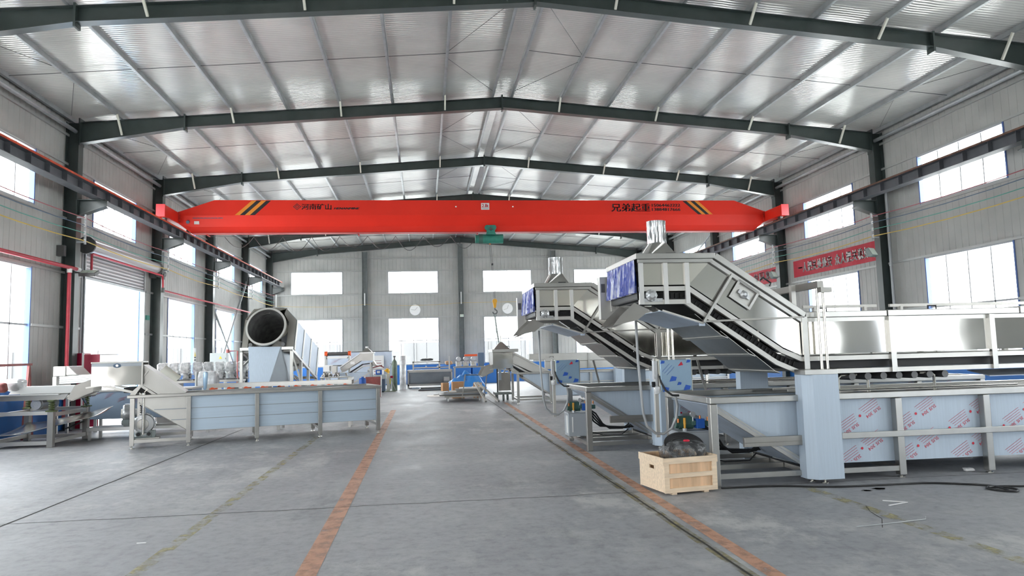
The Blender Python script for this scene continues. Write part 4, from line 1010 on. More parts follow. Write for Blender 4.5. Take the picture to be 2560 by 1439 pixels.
tag(MB().blob((-8.3, 10.9, .015), (.16, .08, .03), 6, .2).obj('rubber_scrap', 'cord_black'), 'small black scrap on the floor at far left', 'scrap')
tag(MB().box(-4.86, 6.95, 0, -4.78, 6.965, .006).obj('paper_scrap', 'litter_white'), 'tiny white paper strip on the floor at lower left', 'scrap')
# ================================================================= bubble washers (left tank, and the third line at right)
def washer(loc, rz, label, L, D, legs, hx0, hx1, hz0, hz1, sx1, film, grooves, cone=0, lowered=False):
    t = thing('bubble_washer', label, 'machine', loc, rz, group='bubble washers')
    for x in legs:
        for y in (0, D):
            o = MB().box(x - .04, y - .04, .06, x + .04, y + .04, .955).obj('leg', 'stainless_tube', t, bev=.005)
            f = MB(); f.cyl((x, y, 0), (x, y, .015), .045, 12).cyl((x, y, .015), (x, y, .06), .016, 8); f.obj('foot', 'stainless', o, smooth=1)
    rim = MB()
    for y0, y1 in ((-.045, .05), (D - .05, D + .045)): rim.box(-.05, y0, .955, L, y1, 1.015)
    rim.box(-.05, .05, .955, .04, D - .05, 1.015).box(L - .09, .05, .955, L, D - .05, 1.015); rim.obj('rim', 'stainless_tube', t, bev=.008)
    x1 = legs[1]
    for y in (0, D): MB().box(legs[0] + .04, y - .03, .11, x1 - .04, y + .03, .17).obj('lower_rail', 'stainless_tube', t)
    for x in legs[:2]: MB().box(x - .03, .04, .11, x + .03, D - .04, .17).obj('lower_rail', 'stainless_tube', t)
    for x in legs[-2:]: MB().box(x - .03, .04, .17, x + .03, D - .04, .22).obj('lower_rail', 'stainless_tube', t)
    z0 = .28
    for y in (.03, D - .045):
        MB().prism([(.16, .955), (x1, .955), (x1, z0), (.16, .84)], 'y', y, y + .015).obj('slope_side', 'stainless_pale' if grooves else film, t)
        for xa, xb in zip(legs[1:], legs[2:]):
            mb = MB(); zz = [z0, .51, .72, .955] if grooves else [z0 - .05, .955]
            for a, b in zip(zz, zz[1:]): mb.box(xa + .01, y, a + .006, xb - .01, y + .015, b - .006)
            mb.obj('tank_panel', film, t)
    if grooves:
        gr = MB()
        for y in (.022, D - .03):
            for z in (.51, .72): gr.box(.24 + (.84 - z) * 1.43, y, z - .008, x1, y + .012, z + .008); gr.box(x1, y + .012, z - .01, L - .1, y + .018, z + .01)
        gr.obj('stiffening_ribs', 'tank_steel', t)
    MB().box(x1, .045, z0 - .0, L - .06, D - .045, z0 + .012).box(L - .07, .045, z0, L - .055, D - .045, .955).obj('tank_bottom', 'stainless_dull', t)
    MB().plate([(.14, 0.03, .86), (x1 + .02, .03, z0 - .02), (x1 + .02, D - .03, z0 - .02), (.14, D - .03, .86)], .012).obj('sloping_bottom', 'stainless_dull', t)
    if not grooves: MB().bar((.14, .02, .86), (x1, .02, .27), .03, .05).obj('slope_edge', 'stainless_tube', t)
    MB().box(x1 + .1, .1, .80, L - .15, D - .1, .81).obj('water_surface', 'tank_steel', t) if False else None
    ya, yb = .12, D - .12
    # conveyor slope diving into the tank
    tx, tz = hx1 - .02, hz1 - (.01 if cone else .10)
    sl = (tz - 1.0) / (sx1 - tx)
    for y in (ya, yb - .012):
        MB().prism([(tx, tz), (sx1, 1.0), (sx1, .9), (sx1 - .30, .9), (tx - .02, tz - .33)], 'y', y, y + .012).obj('slope_panel', 'stainless_pale', t)
    dn = lambda x, d: tz - (x - tx) * sl - d
    c = MB()
    for y in (ya - .015, yb - .015):
        for d in (.375, .55):
            mb = MB()
            mb.prism([(tx - .03, dn(tx - .03, d - .03)), (tx + .75, dn(tx + .75, d - .03)), (tx + .75, dn(tx + .75, d + .03)), (tx - .03, dn(tx - .03, d + .03))], 'y', y, y + .03).obj('conveyor_beam', 'stainless_pale', t)
    c.prism([(tx - .3, dn(tx, .41)), (tx, dn(tx, .41)), (tx + .75, dn(tx + .75, .41)), (tx + .75, dn(tx + .75, .52)), (tx, dn(tx, .52)), (tx - .3, dn(tx, .50))], 'y', ya + .04, yb - .04).obj('belt', 'dark_void', t)
    MB().prism([(tx - .02, tz), (tx + .03, tz + .03), (sx1 + .04, 1.03), (sx1, 1.0)], 'y', ya - .03, yb + .03).obj('slope_lid', 'stainless_pale', t)
    MB().bar((tx + .12, ya - .02, dn(tx + .12, -.0)), (tx - .10, ya - .02, dn(tx + .12, .28)), .02, .04, (1, 0, .7)).obj('slope_strut', 'stainless_tube', t)
    # hood
    MB().box(hx0, .02, hz0, hx1, .035, hz1 - .01).obj('front_plate', 'stainless_dent', t)
    MB().box(hx0 + .01, D - .05, hz0, hx1, D - .035, hz1).obj('back_plate', 'stainless', t)
    MB().box(hx0 + .02, .05, hz0 + .1, hx0 + .035, D - .06, hz1).obj('end_plate', 'stainless_dull', t)
    if cone:
        MB().box(hx0 - .02, -.0, hz1, hx1 + .2, D, hz1 + .10).obj('lid', 'stainless_tube', t, bev=.006)
        cx, cy, w = hx0 + .34, D * .45, .27
        st = MB(); zb = hz1 + .10
        st.add([(cx - w, cy - w, zb), (cx + w, cy - w, zb), (cx + w, cy + w, zb), (cx - w, cy + w, zb), (cx - .04, cy - .04, zb + .24), (cx + .04, cy - .04, zb + .24), (cx + .04, cy + .04, zb + .24), (cx - .04, cy + .04, zb + .24)],
               [(0, 1, 5, 4), (1, 2, 6, 5), (2, 3, 7, 6), (3, 0, 4, 7), (4, 5, 6, 7)]).obj('stack_cone', 'stainless_tube', t)
        MB().cyl((cx, cy, zb + .22), (cx, cy, zb + .46), .022, 10).obj('vent_pipe', 'stainless_pale', t, smooth=1)
        MB().tube([(cx + .12, cy - w - .02, zb + .06), (cx + .14, cy - w - .04, zb + .09), (cx + .24, cy - w - .04, zb + .09), (cx + .25, cy - w - .02, zb + .06)], .012, 6).obj('handle', 'gunmetal', t)
    else:
        MB().box(hx0 - .0, .0, hz1 - .09, hx1 - .005, .018, hz1 - .03).obj('groove_strip', 'tank_steel', t)
        MB().box(hx0 - .01, .0, hz1 - .03, hx1, D - .03, hz1).obj('lid', 'stainless_pale', t, bev=.006)
        MB().lathe([(.10, 0), (.10, -.012), (.075, -.02)], (0, 0, 0), 24, 'y').xf(Matrix.Translation(((hx0 + hx1) / 2, .014, hz1 - .075)) @ Matrix.Diagonal((.72, 1, .42, 1))).obj('viewing_port', 'wire_blue', t, smooth=.5)
        MB().cyl(((hx0 + hx1) / 2, .0, hz1 - .075), ((hx0 + hx1) / 2, -.010, hz1 - .075), .022, 16).obj('port_hub', 'stainless', t)
        MB().box(hx1 - .01, .0, hz0, hx1 + .015, .04, hz1 + .01).obj('edge_post', 'stainless_pale', t)
    # frame under the hood
    for pa, pb, w_ in (((hx0 - .1, ya, hz0 - .03), (hx0 + .2, ya, hz0 + .02), .03), ((hx0 + .18, ya, hz0), (.02, ya, hz0 - .14), .045), ((.02, ya, hz0 - .16), (hx1, ya, hz0), .05), ((hx0 + .18, yb, hz0), (.02, yb, hz0 - .14), .045),
                       ((hx1 - .15, ya, 1.0), (hx1 + .02, ya, hz0 + .05), .045), ((hx1 - .15, yb, 1.0), (hx1 + .02, yb, hz0 + .05), .045), ((.02, ya, hz0 - .16), (0, ya, 1.0), .04), ((.02, yb, hz0 - .16), (0, yb, 1.0), .04)):
        MB().bar(pa, pb, w_).obj('frame_bar', 'stainless_tube', t)
    MB().cyl((hx0 + .35, ya, hz0 + .03), (hx0 + .35, yb, hz0 + .03), .05, 14).obj('drive_roller', 'stainless', t, smooth=1)
    ch = MB()
    for y in (ya, yb - .01): ch.prism([(hx0 + .02, hz0 + .14), (hx0 - .28, hz0 + .03), (hx0 - .40, hz0 - .22), (hx0 - .3, hz0 - .26), (hx0 + .02, hz0 - .10)], 'y', y, y + .01)
    ch.plate([(hx0 + .02, ya, hz0 - .10), (hx0 - .36, ya, hz0 - .26), (hx0 - .36, yb, hz0 - .26), (hx0 + .02, yb, hz0 - .10)], .01); ch.obj('discharge_chute', 'stainless_dull', t)
    return t
wL = washer((-7.84, 14.52, 0), radians(15), 'long washing tank with pale blue film panels and a raised hood, left of the aisle', 4.80, 1.30,
            [.04, 1.02, 2.28, 3.52, 4.73], -.66, .19, 1.21, 1.66, .92, 'film_blue_left', True)
# blower and standpipe of the left tank
def blower(parent_loc, rz, label, sc=1):
    b = thing('ring_blower', label, 'blower', parent_loc, rz, group='ring blowers')
    MB().lathe([(.10, -.09), (.17, -.08), (.185, -.04), (.185, .04), (.17, .08), (.10, .09)], (0, 0, .27), 28, 'y').obj('housing', 'alu_cast', b, smooth=1)
    fn = MB()
    for i in range(22):
        a = -.5 + i * .12; p = Vector((cos(a), 0, sin(a))); fn.bar(Vector((0, 0, .27)) + p * .17, Vector((0, 0, .27)) + p * .205, .012, .10, (0, 1, 0))
    fn.obj('cooling_fins', 'alu_cast', b)
    MB().lathe([(.105, -.09), (.10, -.115), (.05, -.125), (0, -.125)], (-.02, 0, .26), 24, 'y').obj('cover', 'stainless_pale', b, smooth=1)
    MB().cyl((0, .08, .27), (0, .36, .27), .09, 18).obj('motor', 'alu_cast', b, smooth=1)
    MB().cyl((-.09, -.10, .075), (-.09, .05, .075), .05, 14).cyl((.09, -.10, .075), (.09, .05, .075), .05, 14).obj('port', 'motor_grey', b, smooth=1)
    MB().cyl((-.09, -.105, .075), (-.09, -.10, .075), .035, 14).cyl((.09, -.105, .075), (.09, -.10, .075), .035, 14).obj('port_opening', 'decal_black', b)
    MB().box(-.19, -.06, 0, .19, .30, .03).box(.10, -.08, .03, .2, .04, .14).obj('base', 'motor_grey', b)
    return b
u = Vector((cos(radians(15)), sin(radians(15)), 0)); n_ = Vector((-u.y, u.x, 0)); o_ = Vector((-7.84, 14.52, 0))
p = o_ + u * .23 + n_ * .22; blower((p.x, p.y, .185), radians(15), 'round cast ring blower in the open frame end of the left washing tank')
MB().box(.06, .10, .15, .50, .14, .185).box(.06, .46, .15, .50, .50, .185).box(.06, .08, .11, .10, .52, .15).box(.46, .08, .11, .50, .52, .15).obj('blower_support', 'stainless_tube', wL)
MB().cyl((.225, .03, .26), (.225, .03, .97), .022, 12).cyl((.225, .03, .97), (.225, .03, 1.05), .03, 12).cyl((.225, -.02, 1.0), (.225, .08, 1.0), .014, 8).bar((.24, -.02, 1.06), (.29, -.02, 1.12), .015).obj('standpipe', 'stainless', wL, smooth=1)
MB().tube([(.13, .5, .80)] + [(.13 + .03 * (i % 2), .5, .78 - i * .02) for i in range(8)], .012, 6).obj('flexible_hose', 'cord_black', wL)

wC = washer((.76, 23.1, 0), 0, 'third machine at right, far down the aisle, with a pyramid-topped steel hood over its tank', 7.2, 1.45,
            [-.02, 1.05, 2.4, 3.75, 5.1, 6.4, 7.1], -.82, -.18, 1.16, 1.68, 1.02, 'film_blue', False, cone=1)
MB().box(1.1, 1.22, 1.33, 7.1, 1.42, 1.60).box(.55, 1.22, 1.40, 1.1, 1.42, 1.60).box(1.1, 1.25, 1.06, 7.1, 1.40, 1.33).obj('tunnel_cover', 'stainless_pale', wC, bev=.008)
mb = MB()
for x in (2.6, 3.9, 5.2): mb.box(x, 1.19, 1.06, x + .07, 1.22, 1.6)
mb.tube([(1.25, 1.15, 1.46), (1.25, 1.10, 1.50), (1.37, 1.10, 1.50), (1.37, 1.15, 1.46)], .012, 6).obj('cover_posts', 'stainless_tube', wC)
MB().box(1.9, 1.45, .12, 7.0, 1.5, .95).obj('rear_skirt', 'film_blue', wC)
mb = MB()
for x in (3.15,): mb.box(x, -.28, .06, x + .42, -.05, 1.30)
mb.obj('post_cover', 'film_blue', wC)
mb = MB()
for z in (.62, .68): mb.box(1.1, -.06, z - .03, 7.1, -.045, z)
mb.obj('mid_rail', 'stainless_tube', wC)

# ================================================================= vibrating separator at far left
t = thing('vibrating_screen', 'low vibrating screen on green coil springs at the far left edge', 'machine', (-9.70, 15.5, 0))
for x in (0, -1.2):
    for y in (0, 1.5):
        MB().box(x - .055, y - .055, 0, x + .055, y + .055, .70).obj('leg', 'stainless_dull', t, bev=.006)
        sp = [(x + .05 * cos(a), y + .05 * sin(a), .73 + .18 * a / (2 * pi * 5)) for a in [i * 2 * pi / 12 for i in range(61)]]
        MB().tube(sp, .011, 6).obj('coil_spring', 'spring_green', t, smooth=1)
        MB().box(x - .08, y - .08, .70, x + .08, y + .08, .725).box(x - .06, y - .06, .905, x + .06, y + .06, .93).obj('spring_plate', 'spring_green', t)
fr = MB()
for y in (0, 1.5):
    for z in (.64, .05): fr.box(-1.145, y - .03, z, -.055, y + .03, z + .075)
for x in (0, -1.2):
    for z in (.60, .07): fr.box(x - .03, .055, z, x + .03, 1.445, z + .075)
fr.obj('frame', 'stainless_pale', t)
MB().prism([(-1.25, 1.04), (.28, 1.04), (.20, .93), (-1.2, .93)], 'y', .05, .07).prism([(-1.25, 1.04), (.28, 1.04), (.20, .93), (-1.2, .93)], 'y', 1.43, 1.45).box(-1.22, .07, .95, .22, 1.43, .965).obj('screen_deck', 'stainless_dull', t)
MB().box(-1.27, .0, 1.03, .12, .06, 1.05).box(-1.27, 1.42, 1.03, .3, 1.48, 1.05).obj('deck_edge', 'stainless_pale', t)
MB().cyl((-.95, .75, 1.10), (.18, .75, 1.10), .10, 18).obj('feed_roller', 'white_paint', t, smooth=1)
MB().prism([(-1.0, 1.05), (.2, 1.05), (.28, 1.2), (-.9, 1.2)], 'y', .35, .38).obj('roller_guard', 'white_paint', t)
MB().cyl((-.42, .30, .84), (-.42, .95, .84), .115, 20).cyl((-.42, .24, .84), (-.42, .30, .84), .10, 20).obj('vibration_motor', 'alu_cast', t, smooth=1)
MB().box(-.62, .2, .93, -.22, 1.0, .95).obj('motor_mount', 'stainless_dull', t)
vs = []; NI, NJ = 16, 8
for i in range(NI + 1):
    a = i / NI
    for j in range(NJ + 1):
        b = j / NJ
        x = -1.15 + 1.75 * a; y = .10 + 1.3 * b; z = .20 + .40 * max(0, a - .12) ** 1.2 + .16 * b - .05 * sin(pi * b) + .05 * (1 - a)
        vs.append((x, y, z))
fs = [(i * (NJ + 1) + j, (i + 1) * (NJ + 1) + j, (i + 1) * (NJ + 1) + j + 1, i * (NJ + 1) + j + 1) for i in range(NI) for j in range(NJ)]
o = MB().add(vs, fs).obj('collecting_pan', 'stainless', t, smooth=1); md = o.modifiers.new('thickness', 'SOLIDIFY'); md.thickness = .008
MB().tube([(-1.15, .10, .25), (-.6, .10, .26), (.0, .1, .42)], .012, 6).obj('pan_edge', 'tank_steel', t)
MB().bar((-.05, 1.35, .95), (.02, 1.5, .72), .035).obj('damper', 'wire_blue', t)
MB().tube([(-.3, 1.2, .25), (0.05, 1.3, .4)], .02, 6).obj('pan_stay', 'stainless_tube', t)
tag(MB().blob((-10.62, 15.95, 1.24), (.34, .3, .26), 9, .25).obj('wrapped_motor', 'bag_plastic', None, smooth=1), 'plastic-wrapped lump on the end of the vibrating screen at the left edge', 'wrapped motor')
tag(MB().blob((-10.70, 15.62, 1.20), (.16, .14, .2), 12, .2).obj('red_cloth', 'oxide_red', None, smooth=1), 'red wrapped piece on the vibrating screen at the very left edge', 'cloth')
# red sawhorse
t = thing('sawhorse', 'rust-red steel A-frame stand below the tall window at the far left', 'stand', (-11.08, 17.2, 0))
MB().bar((0, .22, 1.66), (0, -2.3, 1.64), .05).obj('top_bar', 'oxide_red', t)
for y, dy in ((.12, .18), (.12, -.20), (-2.0, .18), (-2.0, -.2)): MB().bar((0, y, 1.65), (.02, y + dy, 0), .05, .05).obj('leg', 'oxide_red', t)
# red cabinet
t = thing('fire_cabinet', 'crimson metal fire cabinet with an open door beside the roller door', 'cabinet', (-11.03, 19.78, 0))
MB().box(-.22, -.24, 0, .08, .24, 1.92).obj('body', 'cabinet_red', t, bev=.008)
MB().box(.08, -.245, 0, .125, -.20, 1.93).obj('edge_trim', 'white_paint', t)
d = MB().box(.13, -.235, .05, .50, -.215, 1.88).obj('door', 'cabinet_red', t)
MB().box(.40, -.26, 1.60, .46, -.235, 1.63).box(.40, -.26, 1.52, .46, -.235, 1.55).obj('door_handle', 'stainless', d)
MB().box(.13, -.23, 1.86, .95, -.215, 1.875).obj('door_stay', 'gunmetal', t)
# hopper feeder
t = thing('hopper_feeder', 'pale hopper with a white roller tray behind the vibrating screen at left', 'hopper', (-10.55, 18.25, 0))
MB().box(-.30, -.35, 1.36, -.02, .35, 1.60).prism([(-.02, 1.6), (.04, 1.6), (.25, 1.38), (-.02, 1.38)], 'y', -.34, .34).obj('hopper', 'stainless_pale', t, bev=.02)
MB().box(-.30, -.35, .9, -.22, .35, 1.36).obj('side_plate', 'stainless_pale', t)
for i in range(4): MB().cyl((-.15, -.34 + 0 * i, 1.34 - .045 * i), (.75, -.34, 1.35 - .04 * i), .022, 10).obj('roller', 'white_paint', t, smooth=1)
MB().box(-.12, -.3, 1.36, .8, .3, 1.385).obj('tray', 'white_paint', t)
for x in (-.24, .40):
    for y in (-.26, .26): MB().box(x - .03, y - .03, 0, x + .03, y + .03, 1.36 if x > 0 else .9).obj('leg', 'stainless_tube', t)
# slate film tank behind
t = thing('rinse_tank', 'slate-blue film-covered tank with red scribbles standing behind the left washing hood', 'tank', (-9.0, 17.7, 0))
MB().box(-1.05, 0, .36, 1.3, .8, 1.0).obj('body', 'tank_slate', t, bev=.01)
MB().box(-1.08, -.03, .99, 1.33, .83, 1.03).obj('rim', 'stainless_dull', t)
rnd = random.Random(2); mb = MB()
for i in range(7):
    x = -.9 + i * .28; z = .5 + .4 * rnd.random()
    for q in range(3): mb.bar((x + q * .02, -.004, z + .04 * q), (x + .16 + q * .02, -.004, z + .05 + .04 * q + rnd.uniform(-.02, .03)), .002, .006, (0, 1, 0))
mb.obj('scribble', 'pipe_red', t)
for x in (-1.0, 1.25):
    for y in (.05, .75): MB().box(x - .03, y - .03, 0, x + .03, y + .03, .36).obj('leg', 'stainless_tube', t)
MB().box(-1.0, .02, .1, 1.25, .07, .16).box(-1.0, .73, .1, 1.25, .78, .16).obj('rail', 'stainless_pale', t)
b = blower((-8.75, 16.75, 0.27), radians(-70), 'dark green blower on a low steel stand behind the left washing tank')
st = thing('blower_stand', 'low steel stand under the dark green blower', 'stand', (-8.75, 16.75, 0))
MB().box(-.7, -.3, .20, .35, .32, .268).obj('top', 'stainless_pale', st)
for x in (-.65, .3):
    for y in (-.25, .27): MB().box(x - .025, y - .025, 0, x + .025, y + .025, .20).obj('leg', 'stainless_tube', st)

# ================================================================= inclined drum washer
t = thing('drum_washer', 'large tilted rotary drum with an open round mouth, behind the left tank', 'machine', (-6.31, 19.1, 0), radians(-7))
TL = radians(-19)
Rm = Matrix.Translation((0, .0, 2.48)) @ Matrix.Rotation(TL, 4, 'X')
MB().lathe([(.505, -.02), (.505, .42), (.48, .42), (.48, 2.3), (.475, 2.3), (.475, -.02), (.505, -.02)], (0, 0, 0), 48, 'y', False).xf(Rm).obj('drum', 'stainless', t, smooth=.5)
MB().lathe([(.472, .03), (.468, 2.3)], (0, 0, 0), 48, 'y', False).xf(Rm).obj('inner_lining', 'drum_inner_dark', t, smooth=.5)
MB().lathe([(.52, -.03), (.52, .02), (.47, .02), (.47, -.03), (.52, -.03)], (0, 0, 0), 48, 'y', False).xf(Rm).obj('mouth_ring', 'stainless_pale', t, smooth=.5)
MB().lathe([(.466, 2.25), (.0, 2.25)], (0, 0, 0), 40, 'y', False).xf(Rm).obj('drum_bottom', 'drum_inner_dark', t)
hz = MB()
hz.box(-.66, .22, -.50, -.645, 2.6, .30).box(-.66, .22, -.50, -.50, .235, .30).prism([(-.66, .30), (-.44, .56), (-.3, .62), (.3, .62), (.42, .58), (.42, .60), (-.46, .6)], 'y', .22, 2.6); hz.xf(Rm).obj('shell', 'stainless', t)
MB().prism([(.40, .60), (.70, .27), (.70, -.55), (.50, -.55), (.50, .2), (.36, .44)], 'y', .22, .24).xf(Rm).obj('front_shell_plate', 'stainless_dull', t)
mb = MB().prism([(.40, .60), (.70, .27), (.70, -.55), (.69, -.55), (.69, .265), (.395, .59)], 'y', .22, 2.6); mb.xf(Rm).obj('side_cover', 'film_screen', t)
mb = MB()
for y in (.24, .95, 1.65, 2.4): mb.box(.70, y, -.55, .715, y + .10, .27)
mb.xf(Rm).obj('side_posts', 'stainless_pale', t)
mb = MB()
for x in (-.66, .64): mb.box(x, .15, -.62, x + .06, 2.65, -.55)
for y in (.2, 1.4, 2.55): mb.box(-.6, y, -.62, .64, y + .06, -.55)
mb.xf(Rm).obj('tilted_frame', 'stainless_tube', t)
sf = MB().box(-.66, -.05, 1.88, .70, .02, 1.95)
sf.obj('cross_bar', 'stainless_tube', t)
for x, y, z in ((-.63, 0, 1.88), (.66, 0, 1.88), (-.63, .8, 1.60), (.66, .8, 1.60), (-.63, 1.5, 1.36), (.66, 1.5, 1.36), (-.63, 2.3, 1.08), (.66, 2.3, 1.08)):
    MB().box(x - .035, y - .035, 0, x + .035, y + .035, z + .04).obj('leg', 'stainless_pale', t)
for pa, pb, w_ in (((.66, .03, 1.75), (.90, .2, .85), .04), ((-.63, .03, 1.45), (-.36, .3, 1.8), .05), ((-.63, .05, .12), (-.63, 2.3, .12), .05), ((.66, .05, .12), (.66, 2.3, .12), .05)): MB().bar(pa, pb, w_).obj('brace', 'stainless_pale', t)
MB().plate([(-.43, -.08, 1.975), (.40, -.08, 1.955), (.16, -.30, .98), (-.31, -.30, .98)], .01).obj('chute_front', 'film_blue', t)
MB().plate([(.40, -.08, 1.955), (.60, .25, 1.82), (.60, .05, .98), (.16, -.30, .98)], .01).obj('chute_side', 'tank_steel', t)
for x in (-.40, .44): MB().cyl((x, -.02, 2.02), (x, .12, 2.02), .05, 14).obj('support_roller', 'gunmetal', t, smooth=1)
for i in range(5): MB().tube([(.70, .35 + .3 * i, 1.52 - .12 * i + .12 * sin(a)) if False else (.62 - .1 * sin(a), .4 + .35 * i + .12 * cos(a), 1.15 - .08 * i + .12 * sin(a)) for a in [k * pi / 8 for k in range(15)]], .012, 6).obj('water_hose', 'stainless_dull', t, smooth=1)

# orange roller conveyor
t = thing('roller_conveyor', 'steel conveyor frame with orange roller ends behind the left washing tank', 'conveyor', (-7.25, 17.35, 0))
Lc = 3.27
for y in (0, .55): MB().box(0, y - .02, 1.01, Lc, y + .02, 1.10).obj('side_beam', 'stainless_tube', t)
for i in range(9):
    x = .12 + i * .375
    MB().cyl((x, .03, .965), (x, .52, .965), .038, 12).cyl((x, -.03, .965), (x, .03, .965), .06, 12).obj('orange_roller', 'orange_plastic', t, smooth=1)
    MB().box(x + .12, -.02, .955, x + .2, .0, 1.01).obj('roller_hanger', 'gunmetal' if i % 2 else 'white_paint', t)
for x in (.02, 1.6, Lc - .05):
    for y in (0, .55): MB().box(x - .03, y - .03, 0, x + .03, y + .03, 1.01).obj('leg', 'stainless_tube', t)
for y in (0, .55): MB().box(.0, y - .02, .30, Lc, y + .02, .35).obj('stretcher', 'stainless_tube', t)
MB().box(Lc - .08, -.03, 1.1, Lc, .58, 1.16).obj('end_bar', 'stainless_pale', t)

# row of plastic-wrapped gear motors on a bench
bn = thing('work_bench', 'long steel bench carrying the row of plastic-wrapped motors at left', 'bench', (-8.65, 21.5, 0))
MB().box(-1.1, -.32, 1.04, 1.2, .32, 1.10).obj('top', 'stainless_pale', bn, bev=.006)
for x in (-1.05, 0, 1.15):
    for y in (-.27, .27): MB().box(x - .03, y - .03, 0, x + .03, y + .03, 1.04).obj('leg', 'stainless_tube', bn)
MB().bar((-1, -.27, .3), (0, -.27, .95), .03).bar((0, -.27, .95), (1.1, -.27, .3), .03).obj('brace', 'gunmetal', bn)
ordn = ['first', 'second', 'third', 'fourth', 'fifth', 'sixth', 'seventh', 'eighth']
for i, x in enumerate((-9.62, -9.31, -9.0, -8.69, -8.38, -8.07, -7.76, -7.45)):
    m = thing('wrapped_motor', 'plastic-wrapped gear motor on the steel bench at left, %s from the left' % ordn[i], 'wrapped motor', (x, 21.42 + .05 * (i % 2), 1.10), group='wrapped motors')
    MB().blob((0, 0, .36), (.25, .26, .31), 20 + i, .14, 6, .35).obj('plastic_bag', 'thin_plastic', m, smooth=1)
    MB().blob((.03, -.02, .15), (.20, .20, .30), 40 + i, .3, 4, .6).obj('bag_skirt', 'thin_plastic', m, smooth=1)
    MB().cyl((.0, -.05, .36), (.0, .08, .36), .085, 14).cyl((0, 0, .04), (0, 0, .28), .06, 12).obj('motor_body', 'motor_grey', m, smooth=1)
    MB().cyl((.10, -.04, .13), (.15, -.04, .13), .07, 12).box(-.10, -.12, 0, .14, .12, .04).obj('motor_base', 'gunmetal', m, smooth=1)
m = thing('wrapped_cabinet', 'upright cabinet wrapped in clear plastic, in front of the wrapped motors', 'cabinet', (-8.08, 20.35, 0))
MB().blob((0, 0, .70), (.50, .40, 1.34), 60, .05, 6, .25).obj('plastic_wrap', 'bag_plastic', m, smooth=1); MB().box(-.29, -.20, .3, -.25, .12, 1.36).obj('white_panel', 'white_paint', m)
MB().blob((-.02, -.185, 1.1), (.14, .05, .5), 61, .2).obj('blue_film', 'film_cabinet', m, smooth=1)
m = thing('paper_roll', 'pale plastic-covered drum cone lying behind the slope of the left washer', 'drum', (-9.05, 20.3, 0))
MB().cyl((-.22, 0, 1.44), (.10, .1, 1.10), .16, 20, .2).obj('cone', 'cream_paint', m, smooth=1); MB().box(-.25, -.2, 0, .25, .3, 1.06).obj('stand', 'stainless_dull', m)
m = thing('switch_cabinet', 'grey electrical cabinet with a yellow warning triangle near the left wall', 'cabinet', (-9.88, 28, 0))
MB().box(-.30, -.15, 1.0, .30, .15, 1.94).obj('body', 'grey_switchgear', m, bev=.01); MB().box(-.25, -.12, 0, -.2, .12, 1.0).box(.2, -.12, 0, .25, .12, 1.0).obj('stand', 'grey_switchgear', m)
flat2 = MB().prism([(.02, 1.72), (.14, 1.72), (.08, 1.83)], 'y', -.155, -.15); flat2.obj('warning_triangle', 'warning_yellow', m); MB().box(.26, -.16, 1.70, .28, -.15, 1.76).obj('lock', 'gunmetal', m)
tag(MB().tube([(-10.1, 30, 2.03), (-9.72, 30, 2.03), (-9.72, 30, 0)], .035, 8).cyl((-10.1, 30, 1.95), (-10.1, 30, 2.1), .06, 10).obj('fire_hydrant_pipe', 'oxide_red', None, smooth=1), 'dark red bent pipe behind the grey electrical cabinet at left', 'pipe')
m = thing('warning_sign', 'small white sign with a yellow warning triangle on the left wall beside a tall window', 'sign', (-11.32, 29.85, 1.9))
MB().box(0, -.13, -.26, .01, .13, .28).obj('board', 'white_paint', m); MB().prism([(-.11, -.05), (.11, -.05), (0, .15)], 'x', .01, .013).obj('warning_triangle', 'warning_yellow', m); MB().box(.01, -.11, -.12, .013, .11, -.06).box(.01, -.11, -.22, .013, .11, -.16).obj('text_block', 'decal_black', m)

# ================================================================= far left background
m = thing('clad_tank', 'big film-clad steel box standing near the gable wall left of the aisle', 'tank', (-5.6, 37.6, 0))
MB().box(-1.68, 0, .25, 1.68, 1.0, 1.93).obj('body', 'film_screen', m); MB().box(-1.70, -.02, 1.92, 1.70, 1.02, 1.96).obj('rim', 'gunmetal', m)
mb = MB(); rnd = random.Random(8)
for i in range(22):
    x, z = rnd.uniform(-1.6, 1.3), rnd.uniform(.8, 1.75); mb.bar((x, -.004, z), (x + .25, -.004, z + .16), .002, .012, (0, 1, 0)); mb.bar((x + .03, -.004, z - .04), (x + .24, -.004, z + .1), .002, .02, (0, 1, 0))
mb.obj('film_print', 'pipe_red', m)
for x in (-1.6, 1.6): MB().box(x - .04, .1, 0, x + .04, .9, .25).obj('leg', 'stainless_tube', m)
m = thing('roll_stand', 'steel roller with orange-red end flanges on a stand, left background', 'roller machine', (-6.0, 32, 0))
MB().cyl((-.42, 0, 1.83), (.42, 0, 1.83), .075, 16).cyl((-.45, .12, 1.80), (.45, .12, 1.80), .05, 12).obj('roller', 'gunmetal', m, smooth=1)
for s_ in (-1, 1): MB().cyl((s_ * .44, 0, 1.83), (s_ * .56, 0, 1.83), .11, 18).obj('end_flange', 'orange_plastic', m, smooth=1)
MB().prism([(-.48, 1.72), (.48, 1.72), (.40, 1.62), (-.44, 1.62)], 'y', -.2, .2).obj('tray', 'white_paint', m)
for x in (-.5, .5): MB().box(x - .03, -.25, 0, x + .03, .25, 1.75).obj('side_frame', 'stainless_tube', m)
MB().box(-.5, -.22, 1.28, .5, .22, 1.34).box(-.5, -.22, .6, .5, .22, .66).obj('cross_member', 'gunmetal', m)
m = thing('small_elevator', 'small white elevating conveyor with a cone on its hood, left background', 'conveyor', (-5.05, 31, 0))
MB().box(.15, -.35, 1.50, .66, .35, 1.80).obj('hood', 'stainless_pale', m); MB().box(.10, -.38, 1.80, .70, .38, 1.86).obj('lid', 'white_paint', m, bev=.006)
